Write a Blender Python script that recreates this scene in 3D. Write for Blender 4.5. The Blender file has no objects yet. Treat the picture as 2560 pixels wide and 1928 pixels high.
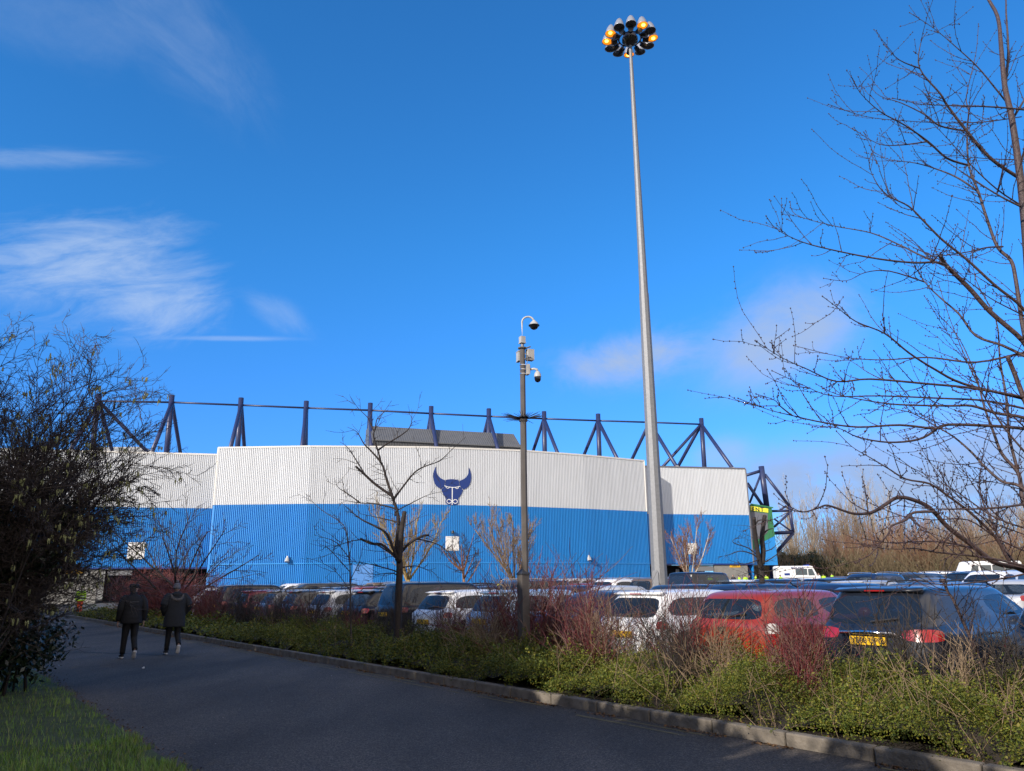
import bpy, bmesh, math, random
import numpy as np
from mathutils import Vector, Matrix

C = bpy.context.scene
COL = C.collection
PI = math.pi
V3 = lambda *a: np.array(a, float)

# ------------------------------------------------------------------ camera
FPX, PITCH, ROLL, EYE = 1926.0, math.radians(14.5), 0.009, 1.6
_F = V3(0, math.cos(PITCH), math.sin(PITCH)); _U = V3(0, -math.sin(PITCH), math.cos(PITCH)); _R = V3(1, 0, 0)
CR = _R*math.cos(ROLL)-_U*math.sin(ROLL); CU = _R*math.sin(ROLL)+_U*math.cos(ROLL)
def ray(u, v): return _F+(u-1280)/FPX*CR-(v-964)/FPX*CU
def at_y(u, v, y):
    d = ray(u, v); return V3(0, 0, EYE)+d*(y/d[1])
def at_z(u, v, z):
    d = ray(u, v); return V3(0, 0, EYE)+d*((z-EYE)/d[2])
def at_wall(u, v, p, q):                      # a sight line meets the upright wall standing over plan line p-q
    d = ray(u, v); n = V3(q[1]-p[1], -(q[0]-p[0]), 0); n /= np.linalg.norm(n)
    o = V3(0, 0, EYE); t = ((V3(p[0], p[1], 0)-o) @ n)/(d @ n); return o+d*t
def proj_u(p):
    p = np.array(p, float)-V3(0, 0, EYE); return 1280+FPX*(p @ CR)/(p @ _F)

cam = bpy.data.cameras.new('camera'); camo = bpy.data.objects.new('camera', cam); COL.objects.link(camo)
cam.sensor_width = 36; cam.lens = 36*FPX/2560; cam.clip_start = 0.05; cam.clip_end = 6000
m = Matrix(((CR[0], CU[0], -_F[0], 0), (CR[1], CU[1], -_F[1], 0), (CR[2], CU[2], -_F[2], EYE), (0, 0, 0, 1)))
camo.matrix_world = m; C.camera = camo

# road axes: s runs along the road away from the camera, n across it towards the car park
ES, EN = V3(-.6, .8, 0), V3(.8, .6, 0)
def sn(s, n, z=0.): return ES*s+EN*n+V3(0, 0, z)
def gz(x, y): return 0.0115*max(0., .8*x+.6*y-13.)

# ------------------------------------------------------------------ materials
MATS = {}
def nd(nt, typ, **kw):
    n = nt.nodes.new(typ)
    for k, v in kw.items(): setattr(n, k, v)
    return n
def mat(name, base, rough=.6, metal=0., var=.0, scale=8., bump=0., bscale=40., island=None, coat=0., emit=None, estr=0., spec=.5, objcol=False, detail=4., stretch=None):
    m = bpy.data.materials.new(name); m.use_nodes = True; nt = m.node_tree; b = nt.nodes['Principled BSDF']
    L = nt.links.new
    b.inputs['Roughness'].default_value = rough; b.inputs['Metallic'].default_value = metal
    b.inputs['Specular IOR Level'].default_value = spec
    b.inputs['Base Color'].default_value = (*base, 1)
    if coat: b.inputs['Coat Weight'].default_value = coat; b.inputs['Coat Roughness'].default_value = .04
    src = None
    if objcol:
        oi = nd(nt, 'ShaderNodeObjectInfo'); src = oi.outputs['Color']
    if island is not None:
        g = nd(nt, 'ShaderNodeNewGeometry'); r = nd(nt, 'ShaderNodeValToRGB')
        el = r.color_ramp.elements
        cols = [base]+list(island)
        el[0].position = 0; el[0].color = (*cols[0], 1); el[1].position = 1; el[1].color = (*cols[-1], 1)
        for i, c in enumerate(cols[1:-1]):
            e = el.new((i+1)/(len(cols)-1)); e.color = (*c, 1)
        L(g.outputs['Random Per Island'], r.inputs[0]); src = r.outputs[0]
    tc = nd(nt, 'ShaderNodeTexCoord')
    vec = tc.outputs['Object']
    if stretch:
        mp = nd(nt, 'ShaderNodeMapping'); mp.inputs['Scale'].default_value = stretch; L(vec, mp.inputs[0]); vec = mp.outputs[0]
    if var:
        nz = nd(nt, 'ShaderNodeTexNoise'); nz.inputs['Scale'].default_value = scale; nz.inputs['Detail'].default_value = detail
        L(vec, nz.inputs['Vector'])
        mr = nd(nt, 'ShaderNodeMapRange'); mr.inputs[1].default_value = .25; mr.inputs[2].default_value = .75
        mr.inputs[3].default_value = 1-var; mr.inputs[4].default_value = 1+var
        L(nz.outputs[0], mr.inputs[0])
        mx = nd(nt, 'ShaderNodeMix', data_type='RGBA', blend_type='MULTIPLY'); mx.inputs[0].default_value = 1
        if src is None: mx.inputs[6].default_value = (*base, 1)
        else: L(src, mx.inputs[6])
        L(mr.outputs[0], mx.inputs[7]); src = mx.outputs[2]
    if src is not None: L(src, b.inputs['Base Color'])
    if bump:
        n2 = nd(nt, 'ShaderNodeTexNoise'); n2.inputs['Scale'].default_value = bscale; n2.inputs['Detail'].default_value = 3
        L(vec, n2.inputs['Vector'])
        bp = nd(nt, 'ShaderNodeBump'); bp.inputs['Strength'].default_value = bump; bp.inputs['Distance'].default_value = .02
        L(n2.outputs[0], bp.inputs['Height']); L(bp.outputs[0], b.inputs['Normal'])
    if emit:
        b.inputs['Emission Color'].default_value = (*emit, 1); b.inputs['Emission Strength'].default_value = estr
    MATS[name] = m; return m

def leafy(m, trans):            # thin leaves let a little light through
    nt = m.node_tree; b = nt.nodes['Principled BSDF']; out = nt.nodes['Material Output']
    t = nd(nt, 'ShaderNodeBsdfTranslucent'); mx = nd(nt, 'ShaderNodeMixShader'); mx.inputs[0].default_value = trans
    lk = b.inputs['Base Color'].links
    if lk: nt.links.new(lk[0].from_socket, t.inputs[0])
    nt.links.new(b.outputs[0], mx.inputs[1]); nt.links.new(t.outputs[0], mx.inputs[2]); nt.links.new(mx.outputs[0], out.inputs[0])

M = MATS
mat('white_cladding', (.655, .675, .70), .45, var=.05, scale=1.2, stretch=(1, 1, .15))
mat('blue_cladding', (.016, .228, .61), .38, var=.07, scale=1.2, stretch=(1, 1, .15))
mat('grey_cladding', (.115, .118, .122), .5, var=.1, scale=1)
mat('green_cladding', (.03, .17, .07), .5, var=.06, scale=1)
mat('coping_light', (.68, .66, .62), .5, var=.05)
mat('coping_dark', (.13, .135, .16), .5, var=.08)
mat('navy_steel', (.025, .035, .10), .4, var=.12, scale=3)
mat('navy_paint', (.008, .035, .19), .45, var=.04)
mat('white_paint', (.8, .8, .78), .45, var=.03)
mat('concrete', (.22, .215, .20), .85, var=.2, scale=1.5, bump=.2)
mat('dark_void', (.012, .012, .014), .8, var=.2)
mat('dark_steel', (.03, .03, .032), .5, var=.2)
mat('roof_sheet', (.3, .31, .32), .5, var=.1)
mat('galvanised', (.20, .205, .215), .55, metal=.25, var=.13, scale=11, bump=.05, bscale=30, detail=8)
mat('pole_brown', (.085, .075, .068), .5, var=.2, scale=6)
mat('pole_grey', (.14, .14, .15), .45, metal=.3, var=.15, scale=6)
mat('box_white', (.40, .39, .37), .5, var=.1, scale=10)
mat('camera_grey', (.42, .42, .41), .4, var=.06)
mat('black_gloss', (.01, .01, .012), .08, var=.1)
mat('black_plastic', (.018, .018, .02), .55, var=.15, scale=20)
mat('lamp_shell', (.36, .37, .40), .4, metal=.4, var=.08)
mat('lamp_inside', (.025, .02, .02), .3, var=.1)
mat('lamp_lit', (.9, .35, .03), .4, emit=(1., .27, .006), estr=.62)
mat('lamp_hot', (1, .8, .3), .4, emit=(1., .6, .10), estr=3.)
mat('yellow_sign', (.75, .42, .02), .5, var=.05)
mat('yellow_banner', (.85, .78, .05), .5, var=.05)
mat('sign_white', (.78, .77, .75), .5, var=.03)
mat('sign_ink', (.03, .03, .035), .6, var=.1)
mat('sign_grey', (.45, .45, .46), .6, var=.1)
mat('car_paint', (.5, .5, .5), .32, objcol=True, var=.08, scale=3, coat=.6)
mat('car_glass', (.016, .020, .025), .03, var=.1, scale=2, spec=.9)
def tinted(m, clear, tint):       # glass one can partly see through
    nt = m.node_tree; b = nt.nodes['Principled BSDF']; out = nt.nodes['Material Output']
    t = nd(nt, 'ShaderNodeBsdfTransparent'); t.inputs[0].default_value = tint; mx = nd(nt, 'ShaderNodeMixShader'); mx.inputs[0].default_value = clear
    nt.links.new(b.outputs[0], mx.inputs[1]); nt.links.new(t.outputs[0], mx.inputs[2]); nt.links.new(mx.outputs[0], out.inputs[0])
tinted(M['car_glass'], .34, (.75, .82, .84, 1))
mat('car_trim', (.02, .02, .022), .6, var=.2, scale=12)
mat('tail_red', (.30, .012, .012), .15, var=.25, scale=14, coat=.8)
mat('lamp_clear', (.6, .58, .56), .12, var=.25, scale=18, coat=.8)
mat('chrome', (.75, .75, .76), .15, metal=1., var=.05)
mat('plate_yellow', (.78, .46, .02), .4, var=.06)
mat('tyre', (.015, .015, .016), .8, var=.2)
mat('alloy', (.42, .43, .45), .35, metal=.8, var=.1)
mat('skin', (.42, .26, .2), .55, var=.08)
mat('black_cloth', (.004, .004, .006), .8, var=.35, scale=18, bump=.3, bscale=60)
mat('charcoal_cloth', (.014, .017, .023), .9, var=.3, scale=40, bump=.3, bscale=90)
mat('hem_cloth', (.10, .09, .085), .95, var=.35, scale=60, bump=.8, bscale=120)
mat('wool_grey', (.13, .13, .15), .95, var=.3, scale=60, bump=.8, bscale=120)
mat('shoe_white', (.55, .55, .56), .6, var=.1)
mat('cloth', (.5, .5, .5), .8, objcol=True, var=.15, scale=20, bump=.3, bscale=50)
mat('reflective', (.6, .6, .6), .3, var=.1)
mat('hair', (.04, .03, .025), .8, var=.3, scale=40)
mat('bark_dark', (.026, .019, .017), .8, var=.4, scale=25, bump=.6, bscale=60)
mat('bark_cherry', (.060, .036, .033), .55, var=.45, scale=30, bump=.6, bscale=60)
mat('twig_cherry', (.050, .026, .026), .5, var=.3, scale=20)
mat('twig_dark', (.030, .022, .020), .7, island=[(.05, .036, .03), (.035, .03, .022)])
mat('twig_hazel', (.040, .029, .025), .7, island=[(.07, .05, .04), (.05, .034, .030), (.085, .062, .045)])
mat('twig_crimson', (.20, .045, .045), .55, island=[(.26, .075, .065), (.14, .03, .035), (.24, .12, .085)])
mat('twig_red', (.115, .016, .022), .5, island=[(.16, .03, .03), (.07, .015, .02), (.20, .12, .085), (.11, .05, .04), (.15, .02, .03)])
mat('twig_tan', (.21, .145, .09), .7, island=[(.29, .21, .13), (.15, .10, .06)])
mat('twig_gold', (.30, .20, .07), .7, island=[(.22, .16, .08), (.35, .26, .10)])
mat('twig_pale', (.42, .35, .26), .75, island=[(.32, .25, .17), (.50, .43, .33)])
mat('twig_rust', (.22, .10, .055), .7, island=[(.27, .15, .09), (.16, .07, .04)])
mat('catkin', (.26, .27, .10), .8, island=[(.36, .37, .16), (.18, .18, .07)], var=.2, scale=60)
mat('ivy_leaf', (.012, .020, .010), .3, island=[(.018, .032, .012), (.008, .014, .008)])
mat('shrub_leaf', (.058, .092, .011), .6, island=[(.135, .155, .016), (.024, .046, .008), (.21, .185, .024), (.05, .082, .011), (.165, .165, .022), (.026, .05, .009)], spec=.3, var=.5, scale=1.3)
leafy(M['shrub_leaf'], .12)
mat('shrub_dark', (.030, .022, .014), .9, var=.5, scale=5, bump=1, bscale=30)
mat('hedge_leaf', (.02, .035, .012), .5, island=[(.03, .05, .015)])
mat('grass', (.12, .23, .03), .55, island=[(.20, .34, .04), (.27, .37, .05), (.10, .18, .03), (.34, .30, .12)], var=.3, scale=1.2)
leafy(M['grass'], .25)
mat('turf', (.06, .075, .024), .95, var=.5, scale=3, bump=.8, bscale=30)
mat('soil', (.030, .022, .016), .95, var=.5, scale=5, bump=1., bscale=25)
mat('dead_leaf', (.09, .045, .02), .8, island=[(.15, .085, .035), (.06, .032, .018), (.20, .12, .05)])
mat('kerbstone', (.15, .13, .105), .9, var=.45, scale=6, bump=.6, bscale=30, detail=8)
mat('yellow_line', (.14, .115, .05), .85, var=.4, scale=9)
mat('litter_white', (.75, .75, .75), .6, var=.05)

def asphalt(name, base, patch):
    m = mat(name, base, .82, bump=.55, bscale=170)
    nt = m.node_tree; b = nt.nodes['Principled BSDF']; L = nt.links.new
    tc = nt.nodes['Texture Coordinate']
    big = nd(nt, 'ShaderNodeTexNoise'); big.inputs['Scale'].default_value = .35; big.inputs['Detail'].default_value = 5
    mp = nd(nt, 'ShaderNodeMapping'); mp.inputs['Rotation'].default_value = (0, 0, math.radians(-37)); mp.inputs['Scale'].default_value = (1.6, .5, 1)
    L(tc.outputs['Object'], mp.inputs[0]); L(mp.outputs[0], big.inputs['Vector'])
    fine = nd(nt, 'ShaderNodeTexVoronoi'); fine.inputs['Scale'].default_value = 85.; L(tc.outputs['Object'], fine.inputs['Vector'])
    r1 = nd(nt, 'ShaderNodeMapRange'); r1.inputs[1].default_value = .3; r1.inputs[2].default_value = .72; r1.inputs[3].default_value = 1-patch; r1.inputs[4].default_value = 1+patch
    L(big.outputs[0], r1.inputs[0])
    sep = nd(nt, 'ShaderNodeSeparateColor'); L(fine.outputs['Color'], sep.inputs[0])
    r2 = nd(nt, 'ShaderNodeMapRange'); r2.inputs[3].default_value = .45; r2.inputs[4].default_value = 1.9
    pw = nd(nt, 'ShaderNodeMath', operation='POWER'); pw.inputs[1].default_value = 2.2; L(sep.outputs[0], pw.inputs[0]); L(pw.outputs[0], r2.inputs[0])
    mu = nd(nt, 'ShaderNodeMath', operation='MULTIPLY'); L(r1.outputs[0], mu.inputs[0]); L(r2.outputs[0], mu.inputs[1])
    mx = nd(nt, 'ShaderNodeMix', data_type='RGBA', blend_type='MULTIPLY'); mx.inputs[0].default_value = 1; mx.inputs[6].default_value = (*base, 1)
    L(mu.outputs[0], mx.inputs[7]); L(mx.outputs[2], b.inputs['Base Color'])
asphalt('road_asphalt', (.086, .071, .057), .55)
asphalt('park_asphalt', (.06, .06, .06), .2)

# ------------------------------------------------------------------ mesh collector
class MB:
    def __init__(s): s.v = []; s.f = []; s.n = 0; s.mi = []; s.cur = 0
    def add(s, verts, faces):
        verts = np.asarray(verts, float).reshape(-1, 3); s.v.append(verts)
        if isinstance(faces, np.ndarray): s.f.append(faces+s.n); s.mi.append((len(faces), s.cur))
        else:
            for f in faces: s.f.append(np.array([f])+s.n)
            s.mi.append((len(faces), s.cur))
        s.n += len(verts)
    def box(s, c, size, rot=0., mat3=None):
        x, y, z = np.array(size, float)/2
        p = np.array([[-x, -y, -z], [x, -y, -z], [x, y, -z], [-x, y, -z], [-x, -y, z], [x, -y, z], [x, y, z], [-x, y, z]])
        if mat3 is not None: p = p @ np.array(mat3).T
        elif rot:
            cs, si = math.cos(rot), math.sin(rot); p = p @ np.array([[cs, -si, 0], [si, cs, 0], [0, 0, 1]]).T
        s.add(p+np.array(c, float), np.array([[0, 3, 2, 1], [4, 5, 6, 7], [0, 1, 5, 4], [1, 2, 6, 5], [2, 3, 7, 6], [3, 0, 4, 7]]))
    def tube(s, pts, rad, n=6, cap=True):
        P = np.asarray(pts, float); k = len(P); rad = np.broadcast_to(np.asarray(rad, float), (k,))
        T = np.gradient(P, axis=0); T /= np.linalg.norm(T, axis=1)[:, None]+1e-9
        ref = V3(0, 0, 1) if abs(T[:, 2]).mean() < .8 else V3(1, .13, 0)
        A = np.cross(T, ref); A /= np.linalg.norm(A, axis=1)[:, None]+1e-9; B = np.cross(T, A)
        an = np.arange(n)*2*PI/n
        v = P[:, None, :]+rad[:, None, None]*(A[:, None, :]*np.cos(an)[None, :, None]+B[:, None, :]*np.sin(an)[None, :, None])
        i = np.arange(k-1)[:, None]*n; j = np.arange(n)[None, :]; j2 = (j+1) % n
        q = np.stack([i+j, i+j2, i+n+j2, i+n+j], -1).reshape(-1, 4)
        s.add(v.reshape(-1, 3), q)
        if cap and n > 3:
            o = s.n-k*n
            s.f.append(np.array([[o+a for a in range(n-1, -1, -1)]])); s.f.append(np.array([[o+(k-1)*n+a for a in range(n)]])); s.mi.append((2, s.cur))
    def lathe(s, prof, n=16, mtx=None, closed=False):      # prof: (r, z) pairs
        an = np.arange(n)*2*PI/n; v = []
        for r, z in prof: v.append(np.stack([r*np.cos(an), r*np.sin(an), np.full(n, z)], -1))
        v = np.concatenate(v); k = len(prof)
        i = np.arange(k-1)[:, None]*n; j = np.arange(n)[None, :]; j2 = (j+1) % n
        q = np.stack([i+j, i+j2, i+n+j2, i+n+j], -1).reshape(-1, 4)
        if mtx is not None: v = v @ np.array(mtx)[:3, :3].T+np.array(mtx)[:3, 3]
        s.add(v, q)
    def loft(s, rings, cap=True):
        k, n = len(rings), len(rings[0]); v = np.array(rings, float).reshape(-1, 3)
        i = np.arange(k-1)[:, None]*n; j = np.arange(n)[None, :]; j2 = (j+1) % n
        q = np.stack([i+j, i+j2, i+n+j2, i+n+j], -1).reshape(-1, 4); s.add(v, q)
        if cap:
            o = s.n-k*n
            s.f.append(np.array([[o+a for a in range(n-1, -1, -1)]])); s.f.append(np.array([[o+(k-1)*n+a for a in range(n)]])); s.mi.append((2, s.cur))
    def prism(s, poly, axis_u, axis_v, org, depth):        # flat outline in the plane (u, v), thickened along depth
        au, av, org, depth = map(lambda a: np.array(a, float), (axis_u, axis_v, org, depth)); n = len(poly)
        p = np.array([org+au*a+av*b for a, b in poly]); v = np.concatenate([p, p+depth])
        s.add(v, [list(range(n)), list(range(2*n-1, n-1, -1))]+[[i, i+n, (i+1) % n+n, (i+1) % n] for i in range(n)])
    def ball(s, c, r, n=10, k=6):
        r = np.broadcast_to(np.asarray(r, float), (3,)); rings = []
        for a in range(k+1):
            t = PI*a/k; rings.append([(math.sin(t)*math.cos(b), math.sin(t)*math.sin(b), math.cos(t)) for b in np.arange(n)*2*PI/n])
        s.loft([[np.array(p)*r+np.array(c) for p in q] for q in rings], cap=False)
    def mesh(s, name, mats, smooth=False):
        me = bpy.data.meshes.new(name)
        if s.n == 0: return me
        v = np.concatenate(s.v).astype(np.float32)
        lv = np.concatenate([f.ravel() for f in s.f]).astype(np.int32)
        lt = np.concatenate([np.full(len(f), f.shape[1]) for f in s.f]).astype(np.int32)
        ls = np.concatenate([[0], np.cumsum(lt)[:-1]]).astype(np.int32)
        me.vertices.add(len(v)); me.vertices.foreach_set('co', v.ravel())
        me.loops.add(len(lv)); me.loops.foreach_set('vertex_index', lv)
        me.polygons.add(len(lt)); me.polygons.foreach_set('loop_start', ls)
        if not isinstance(mats, (list, tuple)): mats = [mats]
        for m_ in mats: me.materials.append(M[m_] if isinstance(m_, str) else m_)
        if len(mats) > 1:
            me.polygons.foreach_set('material_index', np.concatenate([np.full(a, b) for a, b in s.mi]).astype(np.int32))
        me.polygons.foreach_set('use_smooth', np.full(len(lt), bool(smooth)))
        me.update(calc_edges=True); me.validate(); return me
    def build(s, name, mats, parent=None, smooth=False, loc=None):
        return obj(name, s.mesh(name, mats, smooth), parent, loc)

def obj(name, me, parent=None, loc=None):
    o = bpy.data.objects.new(name, me); COL.objects.link(o)
    if parent is not None: o.parent = parent
    if loc is not None: o.location = loc
    return o
def tag(o, label, cat=None, group=None, kind=None):
    if label: o['label'] = label
    if cat: o['category'] = cat
    if group: o['group'] = group
    if kind: o['kind'] = kind
    return o
def thing(name, label, cat, loc=(0, 0, 0), rz=0., group=None):
    o = bpy.data.objects.new(name, None); COL.objects.link(o); o.location = loc; o.rotation_euler = (0, 0, rz)
    o.empty_display_size = .2
    return tag(o, label, cat, group)
def structure(o): o['kind'] = 'structure'; return o
def copy_tree(o, parent=None, skip=()):
    c = o.copy(); COL.objects.link(c); c.parent = parent
    for ch in list(o.children):
        if ch.name.split('.')[0] not in skip: copy_tree(ch, c, skip)
    return c
def text_mesh(txt, size, mtl, name='lettering', bold=0., align='CENTER', spacing=1.):
    cu = bpy.data.curves.new(name, 'FONT'); cu.body = txt; cu.size = size; cu.align_x = align; cu.align_y = 'CENTER'; cu.offset = bold; cu.extrude = .004; cu.space_character = spacing
    o = bpy.data.objects.new(name, cu); COL.objects.link(o)
    dg = bpy.context.evaluated_depsgraph_get(); me = bpy.data.meshes.new_from_object(o.evaluated_get(dg))
    bpy.data.objects.remove(o); bpy.data.curves.remove(cu); me.name = name; me.materials.clear(); me.materials.append(M[mtl]); return me
def skin_mesh(name, nodes, edges, mtl, sub=2, root=0):
    me = bpy.data.meshes.new(name); me.from_pydata([n[0] for n in nodes], edges, []); o = bpy.data.objects.new(name, me); COL.objects.link(o)
    md = o.modifiers.new('s', 'SKIN'); md.use_smooth_shade = True
    for i, n in enumerate(nodes):
        r = n[1] if isinstance(n[1], tuple) else (n[1], n[1]); me.skin_vertices[0].data[i].radius = r
    me.skin_vertices[0].data[root].use_root = True
    m2 = o.modifiers.new('u', 'SUBSURF'); m2.levels = sub; m2.render_levels = sub
    dg = bpy.context.evaluated_depsgraph_get(); out = bpy.data.meshes.new_from_object(o.evaluated_get(dg))
    bpy.data.objects.remove(o); out.name = name; out.materials.clear(); out.materials.append(M[mtl]); return out
def frame3(u, w):            # 4x4 from facing direction u (x axis) and up w
    u = np.array(u, float); u /= np.linalg.norm(u); w = np.array(w, float); v = np.cross(w, u); v /= np.linalg.norm(v); w = np.cross(u, v)
    return np.stack([u, v, w], 1)
def face_obj(o, p, right, up=(0, 0, 1)):   # place a flat mesh (x right, y up, z out) at p
    r = np.array(right, float); r /= np.linalg.norm(r); up = np.array(up, float); n = np.cross(r, up)
    o.matrix_basis = Matrix(((r[0], up[0], n[0], p[0]), (r[1], up[1], n[1], p[1]), (r[2], up[2], n[2], p[2]), (0, 0, 0, 1)))

# ------------------------------------------------------------------ sun and sky
SUN_TO = V3(.70, .714, 0); SUN_EL = math.radians(24.)
sd = V3(SUN_TO[0]*math.cos(SUN_EL), SUN_TO[1]*math.cos(SUN_EL), -math.sin(SUN_EL))
sl = bpy.data.lights.new('sun', 'SUN'); sl.energy = 3.3; sl.angle = math.radians(.55); sl.color = (1., .91, .80)
so = bpy.data.objects.new('sun', sl); COL.objects.link(so); so.rotation_euler = Vector(sd).to_track_quat('-Z', 'Y').to_euler(); so.location = (-40, -40, 40)

w = bpy.data.worlds.new('World'); C.world = w; w.use_nodes = True
def sky():
    nt = w.node_tree; L = nt.links.new; bg = nt.nodes['Background']
    sk = nd(nt, 'ShaderNodeTexSky', sky_type='NISHITA'); sk.sun_disc = False; sk.sun_elevation = SUN_EL
    sk.sun_rotation = math.atan2(-SUN_TO[0], -SUN_TO[1]); sk.air_density = 1.; sk.dust_density = .25; sk.ozone_density = 2.2; sk.altitude = 60
    tint = nd(nt, 'ShaderNodeMix', data_type='RGBA', blend_type='MULTIPLY'); tint.inputs[0].default_value = 1
    tc = nd(nt, 'ShaderNodeTexCoord'); D = tc.outputs['Generated']
    sx = nd(nt, 'ShaderNodeSeparateXYZ'); L(D, sx.inputs[0]); hr = nd(nt, 'ShaderNodeMapRange', interpolation_type='SMOOTHSTEP'); hr.inputs[1].default_value = .05; hr.inputs[2].default_value = .46; L(sx.outputs[2], hr.inputs[0])
    tm_ = nd(nt, 'ShaderNodeMix', data_type='RGBA'); L(hr.outputs[0], tm_.inputs[0]); tm_.inputs[6].default_value = (.165, .40, .86, 1); tm_.inputs[7].default_value = SKY_TINT
    L(tm_.outputs[2], tint.inputs[7]); L(sk.outputs[0], tint.inputs[6]); col = tint.outputs[2]
    def vm(op, a, b=None):
        n = nd(nt, 'ShaderNodeVectorMath', operation=op); L(a, n.inputs[0])
        if b is not None: n.inputs[1].default_value = b
        return n
    def mm(op, a, b=None, c=None):
        n = nd(nt, 'ShaderNodeMath', operation=op)
        for i, q in enumerate((a, b, c)):
            if q is None: continue
            if isinstance(q, (int, float)): n.inputs[i].default_value = q
            else: L(q, n.inputs[i])
        return n.outputs[0]
    def cloud(px, py, rx, ry, rot, nscale, stretch, lo, hi, amount, color, det=6., seed=0.):
        # a patch of cloud around a sky direction, its own tangent axes, broken up by stretched noise
        c = ray(px, py); c /= np.linalg.norm(c); ea = CR-c*(CR @ c); ea /= np.linalg.norm(ea); eb = np.cross(ea, c)
        ct, st = math.cos(rot), math.sin(rot); e1 = ea*ct+eb*st; e2 = -ea*st+eb*ct
        a = vm('DOT_PRODUCT', D, tuple(e1)).outputs['Value']; b = vm('DOT_PRODUCT', D, tuple(e2)).outputs['Value']; f = vm('DOT_PRODUCT', D, tuple(c)).outputs['Value']
        a = mm('DIVIDE', a, f); b = mm('DIVIDE', b, f)
        r = mm('SQRT', mm('ADD', mm('POWER', mm('DIVIDE', a, rx/FPX), 2.), mm('POWER', mm('DIVIDE', b, ry/FPX), 2.)))
        fall = nd(nt, 'ShaderNodeMapRange', interpolation_type='SMOOTHSTEP'); fall.inputs[1].default_value = 1.; fall.inputs[2].default_value = .15; L(r, fall.inputs[0])
        front = mm('GREATER_THAN', f, .2)
        cb = nd(nt, 'ShaderNodeCombineXYZ'); L(mm('MULTIPLY', a, nscale), cb.inputs[0]); L(mm('MULTIPLY', b, nscale*stretch), cb.inputs[1]); cb.inputs[2].default_value = seed
        nz = nd(nt, 'ShaderNodeTexNoise'); nz.inputs['Scale'].default_value = 1.; nz.inputs['Detail'].default_value = det; nz.inputs['Roughness'].default_value = .64; nz.inputs['Distortion'].default_value = .5
        L(cb.outputs[0], nz.inputs['Vector'])
        ad = mm('ADD', nz.outputs[0], mm('MULTIPLY', mm('SUBTRACT', fall.outputs[0], .5), .35))
        k = nd(nt, 'ShaderNodeMapRange', interpolation_type='SMOOTHSTEP'); k.inputs[1].default_value = lo; k.inputs[2].default_value = hi; L(ad, k.inputs[0])
        fac = mm('MULTIPLY', mm('MULTIPLY', mm('MULTIPLY', k.outputs[0], fall.outputs[0]), front), amount)
        nonlocal col
        mx = nd(nt, 'ShaderNodeMix', data_type='RGBA'); L(fac, mx.inputs[0]); L(col, mx.inputs[6]); mx.inputs[7].default_value = (*color, 1); col = mx.outputs[2]
    for args in CLOUDS: cloud(*args)
    # broken bright cloud added unseen behind the viewer to lift and neutralise the shade
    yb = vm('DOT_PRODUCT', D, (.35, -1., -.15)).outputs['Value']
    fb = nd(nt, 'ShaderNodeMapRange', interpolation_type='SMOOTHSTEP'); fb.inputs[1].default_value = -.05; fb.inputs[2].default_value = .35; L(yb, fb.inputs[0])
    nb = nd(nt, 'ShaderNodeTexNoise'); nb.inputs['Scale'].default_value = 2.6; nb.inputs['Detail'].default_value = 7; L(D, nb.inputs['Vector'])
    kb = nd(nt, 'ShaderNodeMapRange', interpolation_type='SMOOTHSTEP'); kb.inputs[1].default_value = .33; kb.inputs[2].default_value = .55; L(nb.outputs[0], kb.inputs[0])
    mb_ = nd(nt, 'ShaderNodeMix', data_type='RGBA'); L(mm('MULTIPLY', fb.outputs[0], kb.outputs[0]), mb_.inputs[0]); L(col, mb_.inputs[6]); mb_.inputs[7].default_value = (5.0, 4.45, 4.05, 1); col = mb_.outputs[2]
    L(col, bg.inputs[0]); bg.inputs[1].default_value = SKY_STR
SKY_TINT = (.150, .56, .92, 1); SKY_STR = .15
wc, pk, gr = (2.3, 2.8, 3.6), (1.75, 2.15, 2.9), (1.5, 1.9, 2.7)
CLOUDS = [
 (270, 690, 420, 220, .16, 9., 3.2, .40, .92, .62, wc, 14., 1.),
 (120, 640, 330, 150, .12, 14., 3.6, .42, .9, .42, wc, 14., 14.),
 (430, 780, 230, 120, .25, 12., 2.4, .38, .9, .5, wc, 12., 4.),
 (60, 395, 400, 38, -.01, 11., 5., .32, .9, .28, wc, 12., 2.),
 (560, 846, 280, 11, -.01, 9., 6., .25, .85, .3, wc, 6., 9.),
 (430, 60, 420, 190, -.95, 7., 2.2, .36, .95, .19, wc, 12., 3.),
 (150, 60, 360, 160, -.3, 4., 2., .36, .95, .2, wc, 8., 13.),
 (1580, 890, 330, 120, .22, 6., 1.7, .32, .76, .85, pk, 10., 5.),
 (1960, 830, 360, 190, .5, 5., 1.5, .31, .76, .85, pk, 10., 6.),
 (700, 790, 150, 70, -.6, 11., 1.6, .35, .85, .22, wc, 10., 7.),
 (2060, 1205, 460, 150, 0., 5., 2., .30, .72, .85, gr, 8., 8.),
 (2480, 1170, 560, 240, 0., 4., 2., .28, .72, .88, gr, 8., 10.),
 (1810, 1140, 140, 80, .2, 5., 1.6, .3, .8, .60, pk, 6., 11.),
]
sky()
C.view_settings.view_transform = 'Standard'; C.view_settings.look = 'None'; C.view_settings.gamma = 1.; C.view_settings.exposure = .75
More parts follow.
